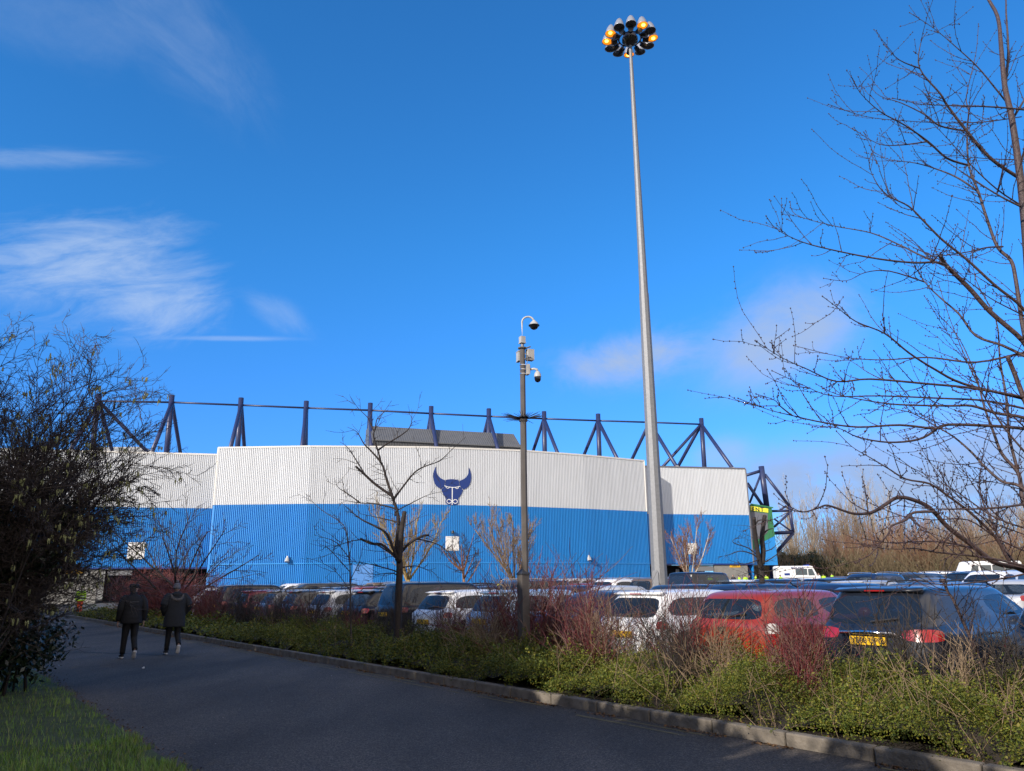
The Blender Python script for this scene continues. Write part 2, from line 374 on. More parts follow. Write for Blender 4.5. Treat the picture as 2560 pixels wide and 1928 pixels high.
# ------------------------------------------------------------------ ground, road, kerb
def sheet(name, quads, mtl):
    b = MB()
    for q in quads: b.add(q, np.array([[0, 1, 2, 3]]))
    return structure(b.build(name, mtl))
def snq(s0, s1, n0, n1, z=0., slope=False):
    g = lambda s, n: sn(s, n, z+(.0115*max(0., n-13) if slope else 0))
    return [g(s0, n0), g(s0, n1), g(s1, n1), g(s1, n0)]
sheet('ground', [[(-3000, -3000, -.06), (3000, -3000, -.06), (3000, 3000, -.06), (-3000, 3000, -.06)]], 'turf')
sheet('road', [snq(-60, 170, 2.15, 7.24, 0.)], 'road_asphalt')
sheet('verge', [snq(-60, 170, -60, 2.15, .004)], 'turf')
sheet('planting_bed', [snq(-60, 170, 7.37, 10.3, .075)], 'soil')
sheet('car_park', [snq(-120, 200, 10.3, 13, .0), snq(-120, 200, 13, 118, .0, True)], 'park_asphalt')
sheet('field', [snq(-600, 700, 118, 700, .0, True)], 'turf')
b = MB()
for i in range(-10, 110): b.box(sn(i*.93, 7.305, .05), (.915, .125, .16), rot=math.atan2(.8, -.6))
kerb = structure(b.build('kerb', 'kerbstone'))
bv = kerb.modifiers.new('b', 'BEVEL'); bv.width = .018; bv.segments = 2
b = MB()
rngl = random.Random(5)
for n0 in (6.87, 7.04):
    s0 = -12.
    while s0 < 60:                                # worn double yellow lines, rubbed away in places
        l = rngl.uniform(.3, 2.2)
        if rngl.random() < .8: b.add(snq(s0, s0+l, n0+rngl.uniform(-.008, .008), n0+.045+rngl.uniform(-.01, .006), .004), np.array([[0, 1, 2, 3]]))
        s0 += l+rngl.uniform(.02, .5)
structure(b.build('road_markings', 'yellow_line'))
mat('patch_asphalt', (.040, .036, .032), .8, var=.3, scale=6, bump=.4, bscale=150)
b = MB(); b.add([sn(26., 2.2, .004), sn(26.5, 2.2, .004), sn(20.4, 5.6, .004), sn(20.0, 5.6, .004)], np.array([[0, 3, 2, 1]])); structure(b.build('road_patch', 'patch_asphalt'))

# ------------------------------------------------------------------ stadium
st = thing('stadium_stand', 'long stadium stand clad in white over blue ribbed metal with navy roof masts', 'stadium', (0, 95, 0))
O = V3(0, 95, 0)
def sb(b, name, mtl, smooth=False):        # part of the stand, vertices given in world space
    o = b.build(name, mtl, None, smooth); o.parent = st; o.matrix_parent_inverse = Matrix.Translation(O).inverted(); return o
def lerp(p, q, t): return (p[0]+(q[0]-p[0])*t, p[1]+(q[1]-p[1])*t)
BLOCK = [(-33.4, 86.5), (-22.8, 86.1), (-9.6, 87.9), (1.4, 91.5), (8.7, 94.8), (17.0, 99.3)]
WL, WR = (-72.0, 81.55), (32.0, 106.05)
def wing_at_x(x): return (x, WL[1]+(WR[1]-WL[1])*(x-WL[0])/(WR[0]-WL[0]))
PITCHR, DEP = .21, .11
def ribbed(b, p, q, z0, z1, out=None, zt=None):
    # trapezoid ribs in real relief along plan line p-q; out = outward normal
    L_ = math.hypot(q[0]-p[0], q[1]-p[1]); ux, uy = (q[0]-p[0])/L_, (q[1]-p[1])/L_; nx, ny = (uy, -ux)
    k = max(1, int(L_/PITCHR)); pr = L_/k; prof = []
    for i in range(k):
        for f, d in ((0, 0), (.36, 0), (.44, 1), (.92, 1)): prof.append(((i+f)*pr, d*DEP))
    prof.append((L_, 0)); n = len(prof)
    lo = [(p[0]+ux*a+nx*d, p[1]+uy*a+ny*d, z0) for a, d in prof]
    hi = [(p[0]+ux*a+nx*d, p[1]+uy*a+ny*d, z1 if zt is None else z1+(zt-z1)*a/L_) for a, d in prof]
    i = np.arange(n-1); b.add(np.array(lo+hi), np.stack([i, i+1, i+n+1, i+n], -1))
def strip(b, p, q, z0, z1, d0, d1, zt=None):            # plain bar along a wall between offsets d0..d1 in front of it
    L_ = math.hypot(q[0]-p[0], q[1]-p[1]); ux, uy = (q[0]-p[0])/L_, (q[1]-p[1])/L_; nx, ny = (uy, -ux); dz = 0 if zt is None else zt-z1
    P = lambda a, d, z: (p[0]+ux*a+nx*d, p[1]+uy*a+ny*d, z)
    v = [P(0, d0, z0), P(L_, d0, z0+dz), P(L_, d1, z0+dz), P(0, d1, z0), P(0, d0, z1), P(L_, d0, z1+dz), P(L_, d1, z1+dz), P(0, d1, z1)]
    b.add(np.array(v), np.array([[0, 3, 2, 1], [4, 5, 6, 7], [0, 1, 5, 4], [1, 2, 6, 5], [2, 3, 7, 6], [3, 0, 4, 7]]))
ZB = 10.5
# heights of the block's top read off the sight lines, kept as one gently varying eave
BT = [at_wall(u, v, BLOCK[min(i, 4)], BLOCK[min(i, 4)+1])[2] for i, (u, v) in enumerate([(540, 1121), (770, 1117), (1068, 1119), (1312, 1128), (1460, 1139), (1608, 1153)])]
print('block top', [round(x, 2) for x in BT])
up, lo, cp = MB(), MB(), MB()
for i in range(5):
    p, q = BLOCK[i], BLOCK[i+1]
    ribbed(up, p, q, ZB, BT[i], zt=BT[i+1]); ribbed(lo, p, q, -.3, ZB-.003)
pL, pR = wing_at_x(BLOCK[0][0]), wing_at_x(BLOCK[-1][0])
ret = MB(); 
ribbed(up, pL, BLOCK[0], ZB, BT[0]); ribbed(lo, pL, BLOCK[0], -.3, ZB-.003)
ribbed(up, BLOCK[-1], pR, ZB, BT[-1]); ribbed(lo, BLOCK[-1], pR, -.3, ZB-.003)
sb(up, 'upper_cladding', 'white_cladding'); sb(lo, 'lower_cladding', 'blue_cladding')
for i in range(5): strip(cp, BLOCK[i], BLOCK[i+1], BT[i]-.05, BT[i]+.13, -.3, .14, zt=BT[i+1]+.13)
strip(cp, pL, BLOCK[0], BT[0]-.05, BT[0]+.13, -.3, .12); strip(cp, BLOCK[-1], pR, BT[-1]-.05, BT[-1]+.13, -.3, .12)
sb(cp, 'coping', 'coping_light')
tr = MB()
for i in range(5): strip(tr, BLOCK[i], BLOCK[i+1], 3.98, 4.10, .112, .15)
sb(tr, 'flashing', 'blue_cladding')
cn = MB()
for p, zt_ in ((BLOCK[0], BT[0]), (BLOCK[-1], BT[-1])):
    cn = MB(); cn.box((p[0], p[1]-.06, (ZB+zt_)/2), (.18, .18, zt_-ZB)); sb(cn, 'corner_trim', 'coping_light')
# wings, set back behind the block
ZL = at_wall(420, 1135, WL, WR)[2]; ZR1 = at_wall(1640, 1168, WL, WR)[2]; ZR2 = at_wall(1866, 1173, WL, WR)[2]
ZLb = at_wall(300, 1419, WL, WR)[2]; ZRb = at_wall(1800, 1409, WL, WR)[2]
print('wing', ZL, ZR1, ZR2, ZLb, ZRb)
xr = at_wall(1872, 1288, WL, WR)[0]; WR2 = wing_at_x(xr)
up, lo, cp = MB(), MB(), MB()
ribbed(up, WL, pL, ZB, ZL); ribbed(lo, WL, pL, ZLb, ZB-.003)
sb(up, 'upper_cladding', 'white_cladding'); sb(lo, 'lower_cladding', 'blue_cladding'); up, lo = MB(), MB()
ribbed(up, pR, WR2, ZB, ZR1, zt=ZR2); ribbed(lo, pR, WR2, ZRb, ZB-.003)
sb(up, 'upper_cladding', 'white_cladding'); sb(lo, 'lower_cladding', 'blue_cladding')
strip(cp, WL, pL, ZL-.05, ZL+.15, -.3, .14); sb(cp, 'coping', 'coping_light')
cp = MB(); strip(cp, pR, WR2, ZR1-.05, ZR1+.17, -.3, .14, zt=ZR2+.17)
cp.box((xr+.06, WR2[1]-.02, (ZR2+ZRb)/2), (.2, .2, ZR2-ZRb)); sb(cp, 'coping', 'coping_dark')
ud = MB(); strip(ud, WL, pL, ZLb-.16, ZLb-.003, -.2, .09); sb(ud, 'drip_trim', 'navy_paint'); ud = MB(); strip(ud, pR, WR2, ZRb-.16, ZRb-.003, -.2, .09); sb(ud, 'drip_trim', 'navy_paint')
# end return of the right wing and the ground storey under both wings
dx = V3(-.229, .973, 0)
er = MB(); ribbed(er, WR2, (WR2[0]+dx[0]*11, WR2[1]+dx[1]*11), ZB, ZR2); sb(er, 'upper_cladding', 'white_cladding')
er = MB(); ribbed(er, WR2, (WR2[0]+dx[0]*11, WR2[1]+dx[1]*11), 0, ZB-.003); sb(er, 'lower_cladding', 'blue_cladding')
def wx(u): return at_wall(u, 1430, WL, WR)[0]
def gseg(b, u0, u1, z0, z1, d0, d1): strip(b, wing_at_x(wx(u0)), wing_at_x(wx(u1)), z0, z1, d0, d1)
cw = MB(); gseg(cw, 1788, 1871, -.2, ZRb-.17, -.5, -.1); sb(cw, 'ground_wall', 'concrete'); cw = MB(); gseg(cw, 40, 246, -.2, ZLb-.17, -.5, -.1); sb(cw, 'ground_wall', 'concrete')
for u0, u1, zz in ((1600, 1790, ZRb), (244, 560, ZLb)):
    vo = MB(); gseg(vo, u0, u1, -.2, zz-.17, -3.6, -3.2); gseg(vo, u0, u1, zz-.3, zz-.2, -3.2, -.3); sb(vo, 'gate_recess', 'dark_void')
lt = MB(); gseg(lt, 1738, 1786, ZRb-.95, ZRb-.35, -.35, -.15); sb(lt, 'roller_shutter_box', 'galvanised'); lt = MB(); gseg(lt, 268, 330, ZLb-.85, ZLb-.3, -.35, -.15); sb(lt, 'roller_shutter_box', 'galvanised')
pi = MB(); gseg(pi, 1726, 1737, -.2, ZRb-.17, -.35, .05); sb(pi, 'pillar', 'blue_cladding')
gt = MB()
for k in range(9): gseg(gt, 1742+k*5, 1743+k*5, 0, ZRb-1., -1.2, -1.1)
sb(gt, 'turnstile_gate', 'dark_steel'); gt = MB()
for k in range(16): gseg(gt, 275+k*14, 276.5+k*14, 0, ZLb-.4, -1.2, -1.1)
sb(gt, 'turnstile_gate', 'dark_steel')
# roofs so that the stand is a closed building from any side
rf = MB()
bk = [lerp(WL, WR, t) for t in (0., .3)]
def off(p, d): return (p[0]+dx[0]*d, p[1]+dx[1]*d)
rf.add(np.array([(*WL, ZL-.4), (*WR2, ZR2-.4), (*off(WR2, 26), ZR2-2.2), (*off(WL, 26), ZL-2.2)]), np.array([[0, 1, 2, 3]]))
for i in range(5):
    p, q = BLOCK[i], BLOCK[i+1]; pw, qw = wing_at_x(p[0]), wing_at_x(q[0])
    rf.add(np.array([(*p, BT[i]-.25), (*q, BT[i+1]-.25), (*qw, BT[i+1]-.1), (*pw, BT[i]-.1)]), np.array([[0, 1, 2, 3]]))
strip(rf, off(WL, 26), off(WR2, 26), 0, ZR2-2.3, -.2, .2)
sb(rf, 'roof', 'roof_sheet')
# door panel in the block, wall lights and cameras
dp = MB(); fp, fq = BLOCK[1], BLOCK[2]
c0, c1 = at_wall(882, 1440, fp, fq), at_wall(932, 1440, fp, fq)
strip(dp, (c0[0], c0[1]), (c1[0], c1[1]), -.2, 3.9, .112, .14); sb(dp, 'door', mat('blue_gloss', (.10, .26, .60), .18, var=.1, coat=.6))
def facet(u):
    for i in range(5):
        if u < proj_u((*BLOCK[i+1], 8)): return BLOCK[i], BLOCK[i+1]
    return WL, WR
def wall_dirs(p, q):
    d = V3(q[0]-p[0], q[1]-p[1], 0); d /= np.linalg.norm(d); return d, V3(d[1], -d[0], 0)
for u, v, dark in ((721, 1399, 0), (1468, 1396, 0), (1130, 1331, 1)):
    p, q = facet(u); c = at_wall(u, v, p, q); d, n = wall_dirs(p, q); lb = MB(); c = c+n*.05
    lb.tube([c, c+n*.3], .05, 6)
    if dark: lb.tube([c+n*.3+V3(0, 0, .16), c+n*.34-V3(0, 0, .14)], [.14, .2], 10)
    else:
        lb.tube([c+n*.3+V3(0, 0, .36), c+n*.32+V3(0, 0, .1)], [.10, .13], 10); lb.tube([c+n*.32+V3(0, 0, .1), c+n*.46-V3(0, 0, .28)], [.2, .26], 10)
    o = sb(lb, 'wall_light' if dark else 'security_camera', 'black_plastic' if dark else 'camera_grey')
# plant room on the roof
pr = MB(); a0, a1 = (930, 1095), (1299, 1112)
p0 = at_y(932, 1118, 97.5); p1 = at_y(1300, 1122, 104.); zt = at_y(936, 1066, 100.5)[2]; zt1 = at_y(1290, 1081, 104.5)[2]; zm = at_y(936, 1100, 97.5)[2]
p0, p1 = (p0[0], p0[1]), (p1[0], p1[1]); dd, nn = wall_dirs(p0, p1)
ribbed(pr, p0, p1, BT[2]-1.5, zm)
L_ = math.hypot(p1[0]-p0[0], p1[1]-p0[1]); k = int(L_/.3)
for i in range(k):                                  # sloping ribbed face above the short upright band
    for f0, f1, h0, h1 in ((0, .5, 0, 0), (.5, .6, 0, .06), (.6, .9, .06, .06), (.9, 1, .06, 0)):
        A = [lerp(p0, p1, (i+f)/k) for f in (f0, f1)]
        up_ = V3(-nn[0]*3.2, -nn[1]*3.2, zt-zm)
        q0, q1 = V3(*A[0], zm)+nn*(.25+h0), V3(*A[1], zm)+nn*(.25+h1)
        pr.add(np.array([q0, q1, q1+up_, q0+up_]), np.array([[0, 1, 2, 3]]))
strip(pr, p0, p1, zm-.1, zm+.02, 0, .3)
prm = sb(pr, 'plant_room', 'grey_cladding')
pe = MB()
for p, s_ in ((p0, -1), (p1, 1)):
    o_ = V3(p[0], p[1], 0)
    prof = [o_+V3(0, 0, BT[2]-1.5), o_+V3(0, 0, zm)+nn*.25, o_+V3(0, 0, zt)-nn*2.95, o_+V3(0, 0, zt)-nn*6, o_+V3(0, 0, BT[2]-1.5)-nn*6]
    v = np.array(prof+[a+dd*s_*.12 for a in prof]); pe.add(v, [[0, 1, 2, 3, 4], [9, 8, 7, 6, 5]]+[[i, i+5, (i+1) % 5+5, (i+1) % 5] for i in range(5)])
tp = [V3(*p0, zt)-nn*2.95, V3(*p1, zt)-nn*2.95, V3(*p1, zt)-nn*6, V3(*p0, zt)-nn*6]
pe.add(np.array(tp), np.array([[0, 1, 2, 3]]))
sb(pe, 'plant_room_end', 'grey_cladding')
# roof masts: the mast line runs 9 m behind the wing wall, feet of the struts 9 m before and behind it
a_dir = V3(WR[0]-WL[0], WR[1]-WL[1], 0); a_dir /= np.linalg.norm(a_dir); t_dir = V3(-a_dir[1], a_dir[0], 0)
ML, MR = off(WL, 9.), off(WR, 9.)
mu = [(247, 985, 1003), (430, 988, 1006), (603, 995, 1013), (766, 1003, 1020), (926, 1008, 1026), (1078, 1016, 1034), (1222, 1022, 1041), (1360, 1029, 1047), (1495, 1035, 1052), (1624, 1041, 1056), (1753, 1046, 1061)]
heads = []
for i, (u, v, vt) in enumerate(mu):
    tip = at_wall(u, v, ML, MR); hd = at_wall(u, vt, ML, MR); heads.append(hd)
    foot = V3(hd[0], hd[1], ZL-1.)
    b = MB(); b.tube([foot, tip], .34, 10); mo = sb(b, 'roof_mast', 'navy_steel', True)
    zf = (ZL if i < 5 else ZR1)
    for sgn in (-1, 1):
        fr = V3(hd[0], hd[1], 0)+t_dir*(8.7 if sgn < 0 else 14.5)*sgn+V3(0, 0, zf-.2)
        b = MB(); b.tube([hd, fr], .26, 8); so_ = sb(b, 'strut', 'navy_steel', True)
        if sgn < 0:
            b = MB(); b.tube([fr-V3(0, 0, .3), fr+(hd-fr)*.045], .36, 10); sb(b, 'strut_foot', 'coping_light', True)
    if i in (0, 10):
        for sg in ((1,) if i == 0 else (-1,)):
            b = MB(); b.tube([hd, V3(hd[0], hd[1], zf-.2)+a_dir*8.1*sg+t_dir*1.], .22, 8); sb(b, 'strut', 'navy_steel', True)
print('mast heads', [np.round(h, 1).tolist() for h in heads])
b = MB()
for p, q in zip(heads[:-1], heads[1:]): b.tube([p, q], .13, 8)
sb(b, 'tie_beam', 'navy_steel', True)
# corner of the lower roof with floodlights seen at the far left end
b = MB(); p = at_y(330, 1112, 128); q = at_y(362, 1115, 128)
e0, e1, e2, e3 = at_y(230, 1118, 128), at_y(362, 1117, 128), at_y(366, 1142, 128), at_y(228, 1142, 128)
b.add(np.array([e0, e1, e2, e3]+[x+V3(-3, 14, .5) for x in (e0, e1, e2, e3)]), np.array([[0, 1, 2, 3], [4, 7, 6, 5], [0, 4, 5, 1], [1, 5, 6, 2], [2, 6, 7, 3], [3, 7, 4, 0]]))
fr = thing('far_stand_roof', 'grey roof corner with small floodlights showing above the left wing of the stadium', 'roof', (0, 0, 0))
b.build('roof_sheet', 'roof_sheet', fr)
for u, v in ((370, 1128), (383, 1133), (393, 1137)):
    b = MB(); c = at_y(u, v, 127.8); b.box(c, (.55, .3, .5)); b.tube([c, c-V3(.2, 0, 1.2)], .07, 5); b.build('floodlight', 'dark_steel', fr)

# ------------------------------------------------------------------ green end stand beyond the right corner
es = thing('end_stand', 'green end stand with yellow lettered banner and navy roof frame beyond the right wing', 'stand', (36, 113, 0))
def eb(b, name, mtl, smooth=False, par=None):
    o = b.build(name, mtl, None, smooth); o.parent = par or es; o.matrix_parent_inverse = Matrix.Translation((36, 113, 0)).inverted(); return o
E0, E1 = at_y(1880, 1268, 106.9), at_y(1932, 1272, 107.2)
E0, E1 = (E0[0], E0[1]), (E1[0], E1[1])
ew = lambda u, v: at_wall(u, v, E0, E1)
zt = ew(1929, 1270)[2]; ztl = ew(1880, 1264)[2]; zg = ew(1925, 1346)[2]; zgb = .6
edd, enn = wall_dirs(E0, E1)
xb = [ew(1929, 1270), ew(1937, 1340), ew(1905, 1356), ew(1876, 1382), ew(1876, 1261)]
b = MB(); b.add(np.array([p+enn*.02 for p in xb]+[p-enn*.3 for p in xb]), [[0, 4, 3, 2, 1]]+[[5, 6, 7, 8, 9]]+[[i, i+5, (i+1) % 5+5, (i+1) % 5] for i in range(5)])
eb(b, 'wall', 'green_cladding')
bx = [ew(1937, 1340), ew(1945, 1413), ew(1900, 1413), ew(1876, 1413), ew(1876, 1382), ew(1905, 1356)]
b = MB(); b.add(np.array([p+enn*.0 for p in bx]+[p-enn*.3 for p in bx]), [[5, 4, 3, 2, 1, 0]]+[[6, 7, 8, 9, 10, 11]]+[[i, (i+1) % 6, (i+1) % 6+6, i+6] for i in range(6)])
eb(b, 'wall', 'blue_cladding')
gp = [ew(1876, 1279), ew(1919, 1284), ew(1919, 1330), ew(1904, 1346), ew(1876, 1352)]
b = MB(); b.add(np.array([p+enn*.05 for p in gp]), [[0, 4, 3, 2, 1]]); eb(b, 'panel', 'coping_dark')
bn = [ew(1876, 1265), ew(1920, 1272), ew(1920, 1282), ew(1876, 1276)]
b = MB(); b.add(np.array([p+enn*.08 for p in bn]), [[0, 3, 2, 1]]); ban = eb(b, 'banner', 'yellow_banner')
for ch, u in (('E', 1882), ('N', 1893), ('T', 1904.5)):
    o = obj('lettering', text_mesh(ch, .78, 'sign_ink', bold=.02)); face_obj(o, ew(u, 1274.5)+enn*.10, edd)
    o.parent = ban
cp = MB(); cp.add(np.array([ew(1876, 1259)+enn*.15, ew(1932, 1268)+enn*.15, ew(1932, 1271.5)+enn*.15, ew(1876, 1262.5)+enn*.15]), [[0, 3, 2, 1]]); eb(cp, 'coping', 'green_cladding')
b = MB(); g0 = [E0, E1, (E1[0]-enn[0]*20, E1[1]-enn[1]*20), (E0[0]-enn[0]*20, E0[1]-enn[1]*20)]
b.add(np.array([(*p, zt-.5) for p in g0]), np.array([[0, 1, 2, 3]])); eb(b, 'roof', 'roof_sheet')
EY = 112.
def en(u, v, y=EY): return at_y(u, v, y)
bars = [((1903, 1166), (1917, 1268), .42), ((1900, 1178), (1860, 1190), .22), ((1902, 1186), (1874, 1258), .17), ((1868, 1208), (1909, 1268), .24),
        ((1912, 1186), (1973, 1265), .22), ((1973, 1265), (1983, 1332), .22), ((1973, 1277), (1930, 1278), .17), ((1982, 1331), (1936, 1333), .24),
        ((1983, 1333), (1942, 1380), .24), ((1976, 1280), (1935, 1318), .17), ((1935, 1297), (1982, 1331), .13), ((1966, 1265), (1950, 1275), .15)]
for (p, q, r) in bars:
    b = MB(); b.tube([en(*p), en(*q)], r, 8); eb(b, 'roof_frame', 'navy_steel', True)
b = MB(); b.tube([en(1917, 1268), V3(*en(1917, 1268)[:2], 0)], .42, 8); eb(b, 'roof_frame', 'navy_steel', True)

# ------------------------------------------------------------------ emblem, posters and signs on the stand
def wall_sign(name, label, cat, u, v, w_, h_, mtl, rise=.135, lean=0., group=None):
    p, q = (WL, WR) if (u < 530 or u > 1640) else facet(u); c = at_wall(u, v, p, q); d, n = wall_dirs(p, q)
    t = thing(name, label, cat); b = MB(); b.box((0, 0, 0), (w_, h_, .03)); o = b.build('board', mtl, t)
    face_obj(t, c+n*rise, d); return t
p, q = facet(1130); d, n = wall_dirs(p, q); ec = at_wall(1129.7, 1240, p, q); pxm = np.linalg.norm(at_wall(1139.7, 1240, p, q)-ec)/10
em = thing('emblem', 'navy blue ox head emblem with white outlines on the white cladding', 'emblem'); face_obj(em, ec+n*.13, d)
def E_(pts): return [((x-1067)/11.9*pxm, -(y-1190)/11.9*pxm) for x, y in pts]
def mir(pts): return [(2134-x, y) for x, y in pts][::-1]
hornL = [(575, 355), (552, 405), (528, 455), (510, 520), (500, 600), (503, 680), (515, 760), (540, 835), (578, 900), (620, 940), (675, 975), (735, 1000), (775, 975), (808, 940), (832, 895), (846, 840), (850, 790), (848, 745), (800, 730), (745, 705), (690, 670), (640, 620), (602, 560), (582, 495), (572, 430)]
headp = [(868, 740), (910, 728), (960, 718), (1010, 712), (1067, 710)]
headp = headp+[(2134-x, y) for x, y in headp[::-1][1:]]+[(2134-x, y) for x, y in [(868, 790), (862, 845), (845, 900), (818, 948), (785, 985), (748, 1018), (770, 1085), (800, 1145), (838, 1205), (880, 1258), (886, 1300), (876, 1350), (878, 1395), (900, 1425), (950, 1443), (1010, 1450)]]+[(1067, 1452)]+[(1010, 1450), (950, 1443), (900, 1425), (878, 1395), (876, 1350), (886, 1300), (880, 1258), (838, 1205), (800, 1145), (770, 1085), (748, 1018), (785, 985), (818, 948), (845, 900), (862, 845), (868, 790)]
b = MB(); b.prism(E_(hornL)[::-1], (1, 0, 0), (0, 1, 0), (0, 0, 0), (0, 0, .03)); b.build('horn', 'navy_paint', em)
b = MB(); b.prism(E_(mir(hornL))[::-1], (1, 0, 0), (0, 1, 0), (0, 0, 0), (0, 0, .03)); b.build('horn', 'navy_paint', em)
b = MB(); b.prism(E_(headp)[::-1], (1, 0, 0), (0, 1, 0), (0, 0, 0), (0, 0, .03)); hd_ = b.build('face', 'navy_paint', em)
def ribbon(b, pts, w_, z, closed=False):
    P = np.array(E_(pts)); w_ = w_/11.9*pxm; T = np.gradient(P, axis=0)
    if closed: T = np.roll(P, -1, 0)-np.roll(P, 1, 0)
    T /= np.linalg.norm(T, axis=1)[:, None]+1e-9; N = np.stack([-T[:, 1], T[:, 0]], -1)*w_/2
    v = np.concatenate([np.c_[P+N, np.full(len(P), z)], np.c_[P-N, np.full(len(P), z)]]); k = len(P)
    f = [[i, i+k, (i+1) % k+k, (i+1) % k] for i in range(k if closed else k-1)]; b.add(v, np.array(f))
b = MB(); Z = .036
ribbon(b, [(828, 908), (890, 925), (950, 938), (1010, 946), (1067, 948), (1124, 946), (1184, 938), (1244, 925), (1306, 908)], 20, Z)
ribbon(b, [(1067, 950), (1067, 1290), (1067, 1452)], 26, Z+.002)
for cx in (930, 1204): ribbon(b, [(cx-52, 935), (cx-40, 960), (cx-15, 978), (cx+15, 978), (cx+40, 960), (cx+52, 940)], 18, Z+.003)
def loop(cx, s_): return [(cx+s_*(-80 if math.cos(a) < -.95 else 72*math.cos(a)), 1352+58*math.sin(a)) for a in np.arange(18)*2*PI/18]
ribbon(b, [(978+66*math.cos(a)+(12 if math.cos(a) > .5 else 0), 1352+56*math.sin(a)*(1 if math.cos(a) < .5 else .6)) for a in np.arange(20)*2*PI/20], 20, Z+.004, True)
ribbon(b, [(1156-66*math.cos(a)-(12 if math.cos(a) > .5 else 0), 1352+56*math.sin(a)*(1 if math.cos(a) < .5 else .6)) for a in np.arange(20)*2*PI/20], 20, Z+.005, True)
b.build('outline', 'white_paint', hd_)

def poster(u, v, w_, label, skew=0.):
    t = wall_sign('notice_board', label, 'sign', u, v, w_, w_*1.02, 'sign_white')
    bd = t.children[0]; b = MB(); z = .019
    P = lambda x, y: (x*w_, y*w_, z)
    def line(x0, y0, x1, y1, th=.012):
        d_ = V3(x1-x0, y1-y0, 0); l = np.linalg.norm(d_); b.box(((x0+x1)/2*w_, (y0+y1)/2*w_, z), (l*w_, th*w_, .006), rot=math.atan2(d_[1], d_[0]))
    line(-.4, .43, .4, .43, .03); line(-.3, -.45, .33, -.45, .025); line(-.05, -.08, .18, -.08)
    for a in np.arange(14)*2*PI/14: line(.28*math.cos(a)+.0, .12+.26*math.sin(a), .28*math.cos(a+.45), .12+.26*math.sin(a+.45), .008)
    line(.3, -.1, .45, -.45); line(-.2, -.25, -.38, -.36); line(-.08, .0, -.1, -.2)
    b.build('print', 'sign_grey', bd)
    o = obj('lettering', text_mesh('GA', w_*.17, 'sign_ink', bold=.004), bd, (0, .13*w_, .018)); return t
poster(1130, 1359, 1.55, 'square white notice below the ox head emblem, high on the blue wall')
poster(341, 1377, 1.78, 'square white notice on the blue left wing above the dark gateway')
poster(1729, 1372, 1.40, 'square white notice on the right wing beside the tall lamp mast')
t = wall_sign('gate_sign', 'yellow board reading Gate 4 on the grey concrete wall', 'sign', 1838, 1414, 1.55, .5, 'yellow_sign', rise=-.08)
obj('lettering', text_mesh('Gate 4', .40, 'sign_ink', bold=.006), t.children[0], (.05, 0, .018))
t = wall_sign('gate_sign', 'yellow board half hidden by the catkin bush on the left gate wall', 'sign', 186, 1430, 1.6, .5, 'yellow_sign', rise=-.08)
b = MB(); b.box((.1, .02, .019), (.5, .2, .006)); b.box((-.45, .02, .018), (.3, .2, .006)); b.build('lettering_marks', 'sign_ink', t.children[0])
for u, v, lab in ((1694, 1430, 'upper white paper notice in the dark gateway by the lamp mast'), (1688, 1443, 'lower white paper notice in the dark gateway by the lamp mast')):
    c = at_wall(u, v, off(WL, 2.9), off(WR, 2.9)); t = thing('paper_notice', lab, 'notice'); b = MB(); b.box((0, 0, 0), (.5, .68, .02)); o = b.build('sheet', 'sign_white', t)
    b = MB()
    for k in range(4): b.box((0, .2-.12*k, .013), (.36, .04, .004))
    b.build('print', 'sign_grey', o); face_obj(t, c, a_dir)
# ------------------------------------------------------------------ high mast with its ring of lamps
b0 = at_y(1650, 1468, 30.); MX, MY = b0[0], b0[1]; MZ0 = gz(MX, MY); top = at_y(1568, 98, 30.)[2]
lm = thing('lamp_mast', 'tall tapering galvanised lamp mast with a ring of twelve lamps at its top', 'lamp mast', (MX, MY, MZ0)); HT = top-MZ0
def ring_(r, z, n=10, rot=.2): return [(r*math.cos(a+rot), r*math.sin(a+rot), z) for a in np.arange(n)*2*PI/n]
j1 = (at_y(1600, 735, 30.)[2]-MZ0); rr_ = lambda z: .31-(.31-.075)*z/HT
b = MB(); b.loft([ring_(rr_(z)+.012, z) for z in (0, j1*.5, j1)]); b.build('pole', 'galvanised', lm)
b = MB(); b.loft([ring_(rr_(z)-.004, z) for z in (j1-.3, (j1+HT)/2, HT-.2)]); b.build('pole', 'galvanised', lm)
dvec = -V3(MX, MY, 0)/np.linalg.norm([MX, MY]); dl = V3(-dvec[1], dvec[0], 0)
dpo = (dvec*.88-dl*.47); dpo /= np.linalg.norm(dpo); dps = V3(-dpo[1], dpo[0], 0)
b = MB(); pl = [(-.13, .45), (.13, .45), (.13, 1.85)]+[(.13*math.cos(a), 1.85+.13*math.sin(a)) for a in np.linspace(.3, PI-.3, 6)]+[(-.13, 1.85)]
b.prism([(x, z) for x, z in pl], dps, (0, 0, 1), dpo*.27, dpo*.055); b.build('door_panel', 'galvanised', lm)
b = MB(); b.loft([ring_(.42, 0, 16), ring_(.42, .05, 16)]); b.build('base_plate', 'galvanised', lm)
hub = MB(); hub.lathe([(.0, HT+.25), (.28, HT+.22), (.36, HT+.02), (.36, HT-.12), (.2, HT-.3), (.1, HT-.35)], 16)
hub.lathe([(.5, HT-.03), (.54, HT), (.5, HT+.03), (.46, HT), (.5, HT-.03)], 24); hub.build('head_frame', 'lamp_inside', lm, True)
vaz = math.atan2(dvec[1], dvec[0])
LIT = {1, 3, 6, 9, 10}
